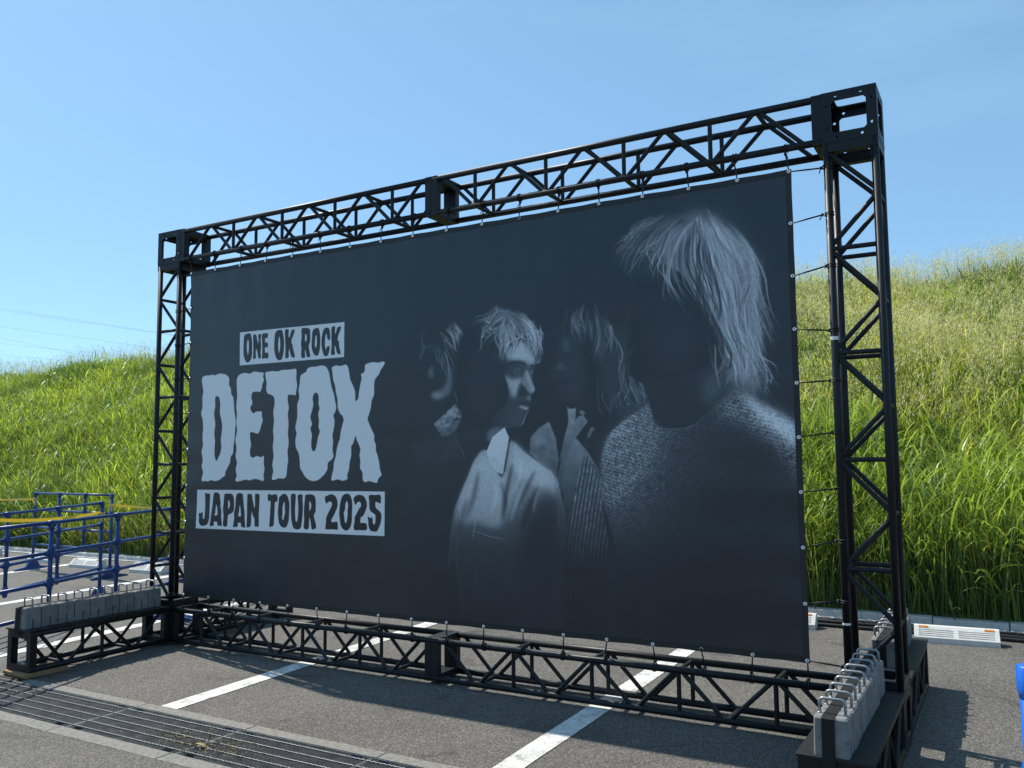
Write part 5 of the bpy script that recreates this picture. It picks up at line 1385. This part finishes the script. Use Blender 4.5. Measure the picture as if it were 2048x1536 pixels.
straw = right*(1-tall)*np.clip(1.5*pat-.12, 0, 1)
front = np.clip((4.3-y)/.5, 0, 1)
Lb = RG.uniform(.35, .8, n)*(1+.25*pat2); Lb = np.where(RG.random(n) < tall, RG.uniform(.55, 1.25, n)*(.75+.35*pat2), Lb)*np.where(right, 1, .92)
Lb *= (1-.35*front*RG.random(n))
wb_ = RG.uniform(.004, .011, n)*(1+.8*tall*RG.random(n))*np.clip(dist/12, 1, 1.5)
wb_ = wb_*np.clip((.8/rar)**.5, 1, 2.6)
yaw = RG.uniform(0, 6.283, n); phi0 = np.abs(RG.normal(.10, .16, n)); phi1 = np.abs(RG.normal(1.15, .7, n))*(1-.35*tall)
leafy = RG.random(n) < np.where(tall > .5, np.where(y < 4.5, .12, .30), .45)              # side leaves springing from the stalks
Ls_ = RG.uniform(.16, .40, n); Ls_ = Ls_*np.where(tall > .5, .85, 1); rise = np.where(leafy, RG.uniform(.15, .85, n)*Lb*.9, 0)
phi0 = np.where(leafy, RG.uniform(.25, .9, n), phi0); phi1 = np.where(leafy, RG.uniform(.7, 2.0, n), phi1); Lb = np.where(leafy, Ls_, Lb); wb_ = np.where(leafy, RG.uniform(.008, .017, n)*np.clip(dist/12, 1, 1.5), wb_)
down = RG.random(n) < .35; yaw = np.where(down, -1.57+RG.normal(0, .6, n), yaw)      # many blades lean downhill, to the light and the car park
green = np.array([.150, .230, .065]); lime = np.array([.310, .400, .095]); dark = np.array([.055, .105, .028]); st = np.array([.46, .42, .20]); blu = np.array([.11, .17, .085])
a = RG.random(n)[:, None]; mixl = np.clip(pat[:, None]*.9+.25*RG.normal(0, 1, (n, 1)), 0, 1)
col = green*(1-mixl)+lime*mixl; col = np.where(RG.random(n)[:, None] < .16, dark, col); col = np.where((RG.random(n) < .12)[:, None], blu, col)
sm_ = (RG.random(n) < .22*straw)[:, None]; col = np.where(sm_, st*RG.uniform(.6, 1.1, (n, 1)), col)
dead = (RG.random(n) < .05+.25*front)[:, None]; col = np.where(dead, np.array([.22, .18, .08])*RG.uniform(.4, 1.1, (n, 1)), col)
weed = (field(x, y, 31, 1.7) > .63)&(RG.random(n) < .7)              # clumps of darker broad-leaved weeds
wb_ = np.where(weed & leafy, wb_*2.1, wb_); Lb = np.where(weed & leafy, Lb*.62, Lb); col = np.where(weed[:, None], np.array([.075, .135, .048])*RG.uniform(.8, 1.3, (n, 1)), col)
col = col*RG.uniform(.6, 1.25, (n, 1)); col = np.where(leafy[:, None], col*1.25+.014, col*.95)*(1+.25*tall[:, None])
tip = np.where((RG.random(n) < .3)[:, None], col*np.array([1.5, 1.3, 1.0]), col)
tris = strips('grass', np.stack([x, y, z-.03+rise], -1), Lb, wb_, yaw, phi0, phi1, col, tip, 4, M['grass'], 'tall tangled green grass covering the whole bank')
# broad drooping leaves of the reeds near the foot
m_ = RG.choice(n, 10000, p=(tall*.9+.02*(~right)+1e-4)/np.sum(tall*.9+.02*(~right)+1e-4))
k = len(m_)
hb = RG.uniform(.15, .95, k)
cb = lime*.95*(.6+.5*pat[m_, None])+green*.35; cb = cb*RG.uniform(.7, 1.25, (k, 1))
tris += strips('reed_foliage', np.stack([x[m_], y[m_]+RG.normal(0, .02, k), z[m_]+hb*RG.uniform(.5, 1, k)], -1), RG.uniform(.3, .62, k), RG.uniform(.012, .023, k), RG.uniform(0, 6.283, k), RG.uniform(.2, .9, k), RG.uniform(.8, 2.1, k), cb, cb*1.1, 5, M['reed'], 'broad drooping reed leaves at the foot of the bank')
# upright green stalks along the foot of the bank
k = 15000
xs_ = np.where(RG.random(k) < .55, RG.uniform(4.4, 9, k), RG.uniform(-11, -3.5, k)); ys_ = RG.uniform(3.74, 4.7, k)
cg = np.array([.27, .36, .08])*RG.uniform(.6, 1.3, (k, 1)); cg = np.where((RG.random(k) < .15)[:, None], np.array([.34, .29, .13]), cg)
tris += strips('grass_stalk', np.stack([xs_, ys_, bank_z(xs_, ys_)-.02], -1), RG.uniform(.4, 1.05, k)*np.where(xs_ > 0, 1, .6), RG.uniform(.004, .008, k), RG.uniform(0, 6.283, k), np.abs(RG.normal(.06, .08, k)), np.abs(RG.normal(.25, .3, k)), cg, cg, 4, M['grass'], 'upright green stalks at the foot of the bank', facing=RG.uniform(0, 6.283, k))
# seed heads: thin stems carrying clouds of tiny grains
Ns = 90000
x = RG.uniform(-30, 12, Ns); y = RG.uniform(5.2, 13.4, Ns); z = bank_z(x, y); right = x > 1.5
vis = visible(x, y, z+.6); near_s = visible(x, y, z+.6, -420, 420); dens = np.clip(1.9*field(x, y, 4, 1.1)-.25, 0, 1)
pr = np.where(right, np.where(y > 5.7, dens*np.clip((y-5.2)/2.2, .25, 1), .04), np.where(y > 11.2, .28, .02))
pr = np.where(right & (y > 8.5), np.maximum(pr, .55), pr)
pr = np.where(y > 11.6, np.maximum(pr, .30), pr)
kp = (RG.random(Ns) < pr*np.where(vis, 1, np.where(near_s, .4, .12))*np.where(right, 1, .55)); x, y, z, right = x[kp], y[kp], z[kp], right[kp]
sel = RG.permutation(len(x))[:8200]; x, y, z, right = x[sel], y[sel], z[sel], right[sel]
k = len(x); Ls = RG.uniform(.62, 1.02, k)*np.where(y > 11.6, 1.18, 1.0); yw = RG.uniform(0, 6.283, k); lean = np.abs(RG.normal(.12, .1, k)); bend = np.abs(RG.normal(.35, .3, k))
cs = np.array([.26, .25, .11])*RG.uniform(.6, 1.2, (k, 1))
tris += strips('seed_stalk', np.stack([x, y, z], -1), Ls, np.full(k, .0055), yw, lean, bend, cs*.8, cs, 4, M['seed'], 'thin stalks of the seeding grass on the bank')
ang = lean+bend*.6
tx = x+np.sin(ang)*Ls*np.cos(yw)*.9; ty = y+np.sin(ang)*Ls*np.sin(yw)*.9; tz = z+np.cos(lean+bend*.35)*Ls*.94
nb = 24
rep = np.repeat(np.arange(k), nb); q = RG.random(k*nb)
hl = RG.uniform(.16, .34, k)[rep]; sp = np.sin(np.clip(q, .02, 1)*3.0)*hl*.36
aa = RG.uniform(0, 6.283, k*nb); rr_ = sp*np.sqrt(RG.random(k*nb))
gx_ = tx[rep]+np.cos(aa)*rr_+np.cos(yw[rep])*(q-.5)*hl*.35; gy_ = ty[rep]+np.sin(aa)*rr_+np.sin(yw[rep])*(q-.5)*hl*.35; gz_ = tz[rep]+(q-.62)*hl
gc = np.where((right[rep])[:, None], np.array([.74, .70, .42]), np.array([.50, .50, .34]))*RG.uniform(.55, 1.25, (k*nb, 1))
tris += strips('seed_head', np.stack([gx_, gy_, gz_], -1), RG.uniform(.022, .055, k*nb), RG.uniform(.004, .0075, k*nb), RG.uniform(0, 6.283, k*nb), RG.uniform(0, 1.2, k*nb), RG.uniform(.2, 1.2, k*nb), gc, gc, 2, M['seed'], 'pale straw coloured seed heads over the grass')
print('grass blades', n, 'panicles', k, 'tris', tris)

# ---------------------------------------------------------------- single plants at the foot of the bank
def reed(xc, yc, hgt, nleaf, label, seed, ll=.34, lw=.03, droop=1.5):
    r = random.Random(seed); z0 = gz(3.6)+.05; root = empty('reed_plant', (xc, yc, z0)); tag(root, label, 'plant', 'single leafy plants at the kerb')
    top = (xc+r.uniform(-.05, .05), yc-.08, z0+hgt)
    stem = MB().tube([(xc, yc, z0-.03), ((xc+top[0])/2+.01, yc-.02, z0+hgt*.5), top], [.007, .005, .002], 7)
    me = stem.mesh('stem', (xc, yc, z0)); o = put('stem', me, (xc, yc, z0), root, M['reed'])
    at = me.color_attributes.new('tint', 'FLOAT_COLOR', 'POINT'); at.data.foreach_set('color', np.tile([.12, .20, .03, 1], len(me.vertices)))
    for i in range(nleaf):
        t = .35+.65*i/max(nleaf-1, 1); b0 = Vector((xc+(top[0]-xc)*t, yc-.08*t*t, z0+hgt*t)); a = r.uniform(-3.14, 0) if i % 3 else r.uniform(0, 6.28)
        ln, w = ll*r.uniform(.75, 1.2), lw*r.uniform(.8, 1.2); V = []; q = Vector(b0); ph = r.uniform(.3, .8); sd = Vector((-math.sin(a), math.cos(a), 0))
        m = MB()
        for j in range(9):
            s_ = j/8; ww = w*.5*(math.sin(math.pi*min(.12+s_*.88, 1))**.7)
            V += [q+sd*ww+Vector((0, 0, .3*ww)), q, q-sd*ww+Vector((0, 0, .3*ww))]
            p2 = ph+droop*s_*r.uniform(.9, 1.1); q = q+Vector((math.cos(a)*math.sin(p2), math.sin(a)*math.sin(p2), math.cos(p2)))*ln/8
        m.add(V, [(3*j, 3*j+1, 3*j+4, 3*j+3) for j in range(8)]+[(3*j+1, 3*j+2, 3*j+5, 3*j+4) for j in range(8)], True)
        me = m.mesh('leaf', tuple(b0), False); put('leaf', me, tuple(b0), root, M['reed'])
        g0 = r.uniform(.8, 1.2); at = me.color_attributes.new('tint', 'FLOAT_COLOR', 'POINT'); at.data.foreach_set('color', np.tile([.15*g0, .23*g0, .05*g0, 1], len(me.vertices)))
reed(6.50, 3.66, .44, 9, 'leafy reed with broad drooping pale leaves hanging over the kerb at right', 4)
reed(6.18, 3.63, .13, 5, 'small leafy sprout growing over the kerb behind the white wheel stop', 8, .15, .022, 1.3)
reed(4.98, 3.64, .34, 2, 'single arched pale blade bending over the kerb between banner and right tower', 15, .36, .014, 2.3)
reed(6.86, 3.80, .42, 10, 'bushy weed with short leaves at the right edge by the kerb', 21, .15, .022, .9)
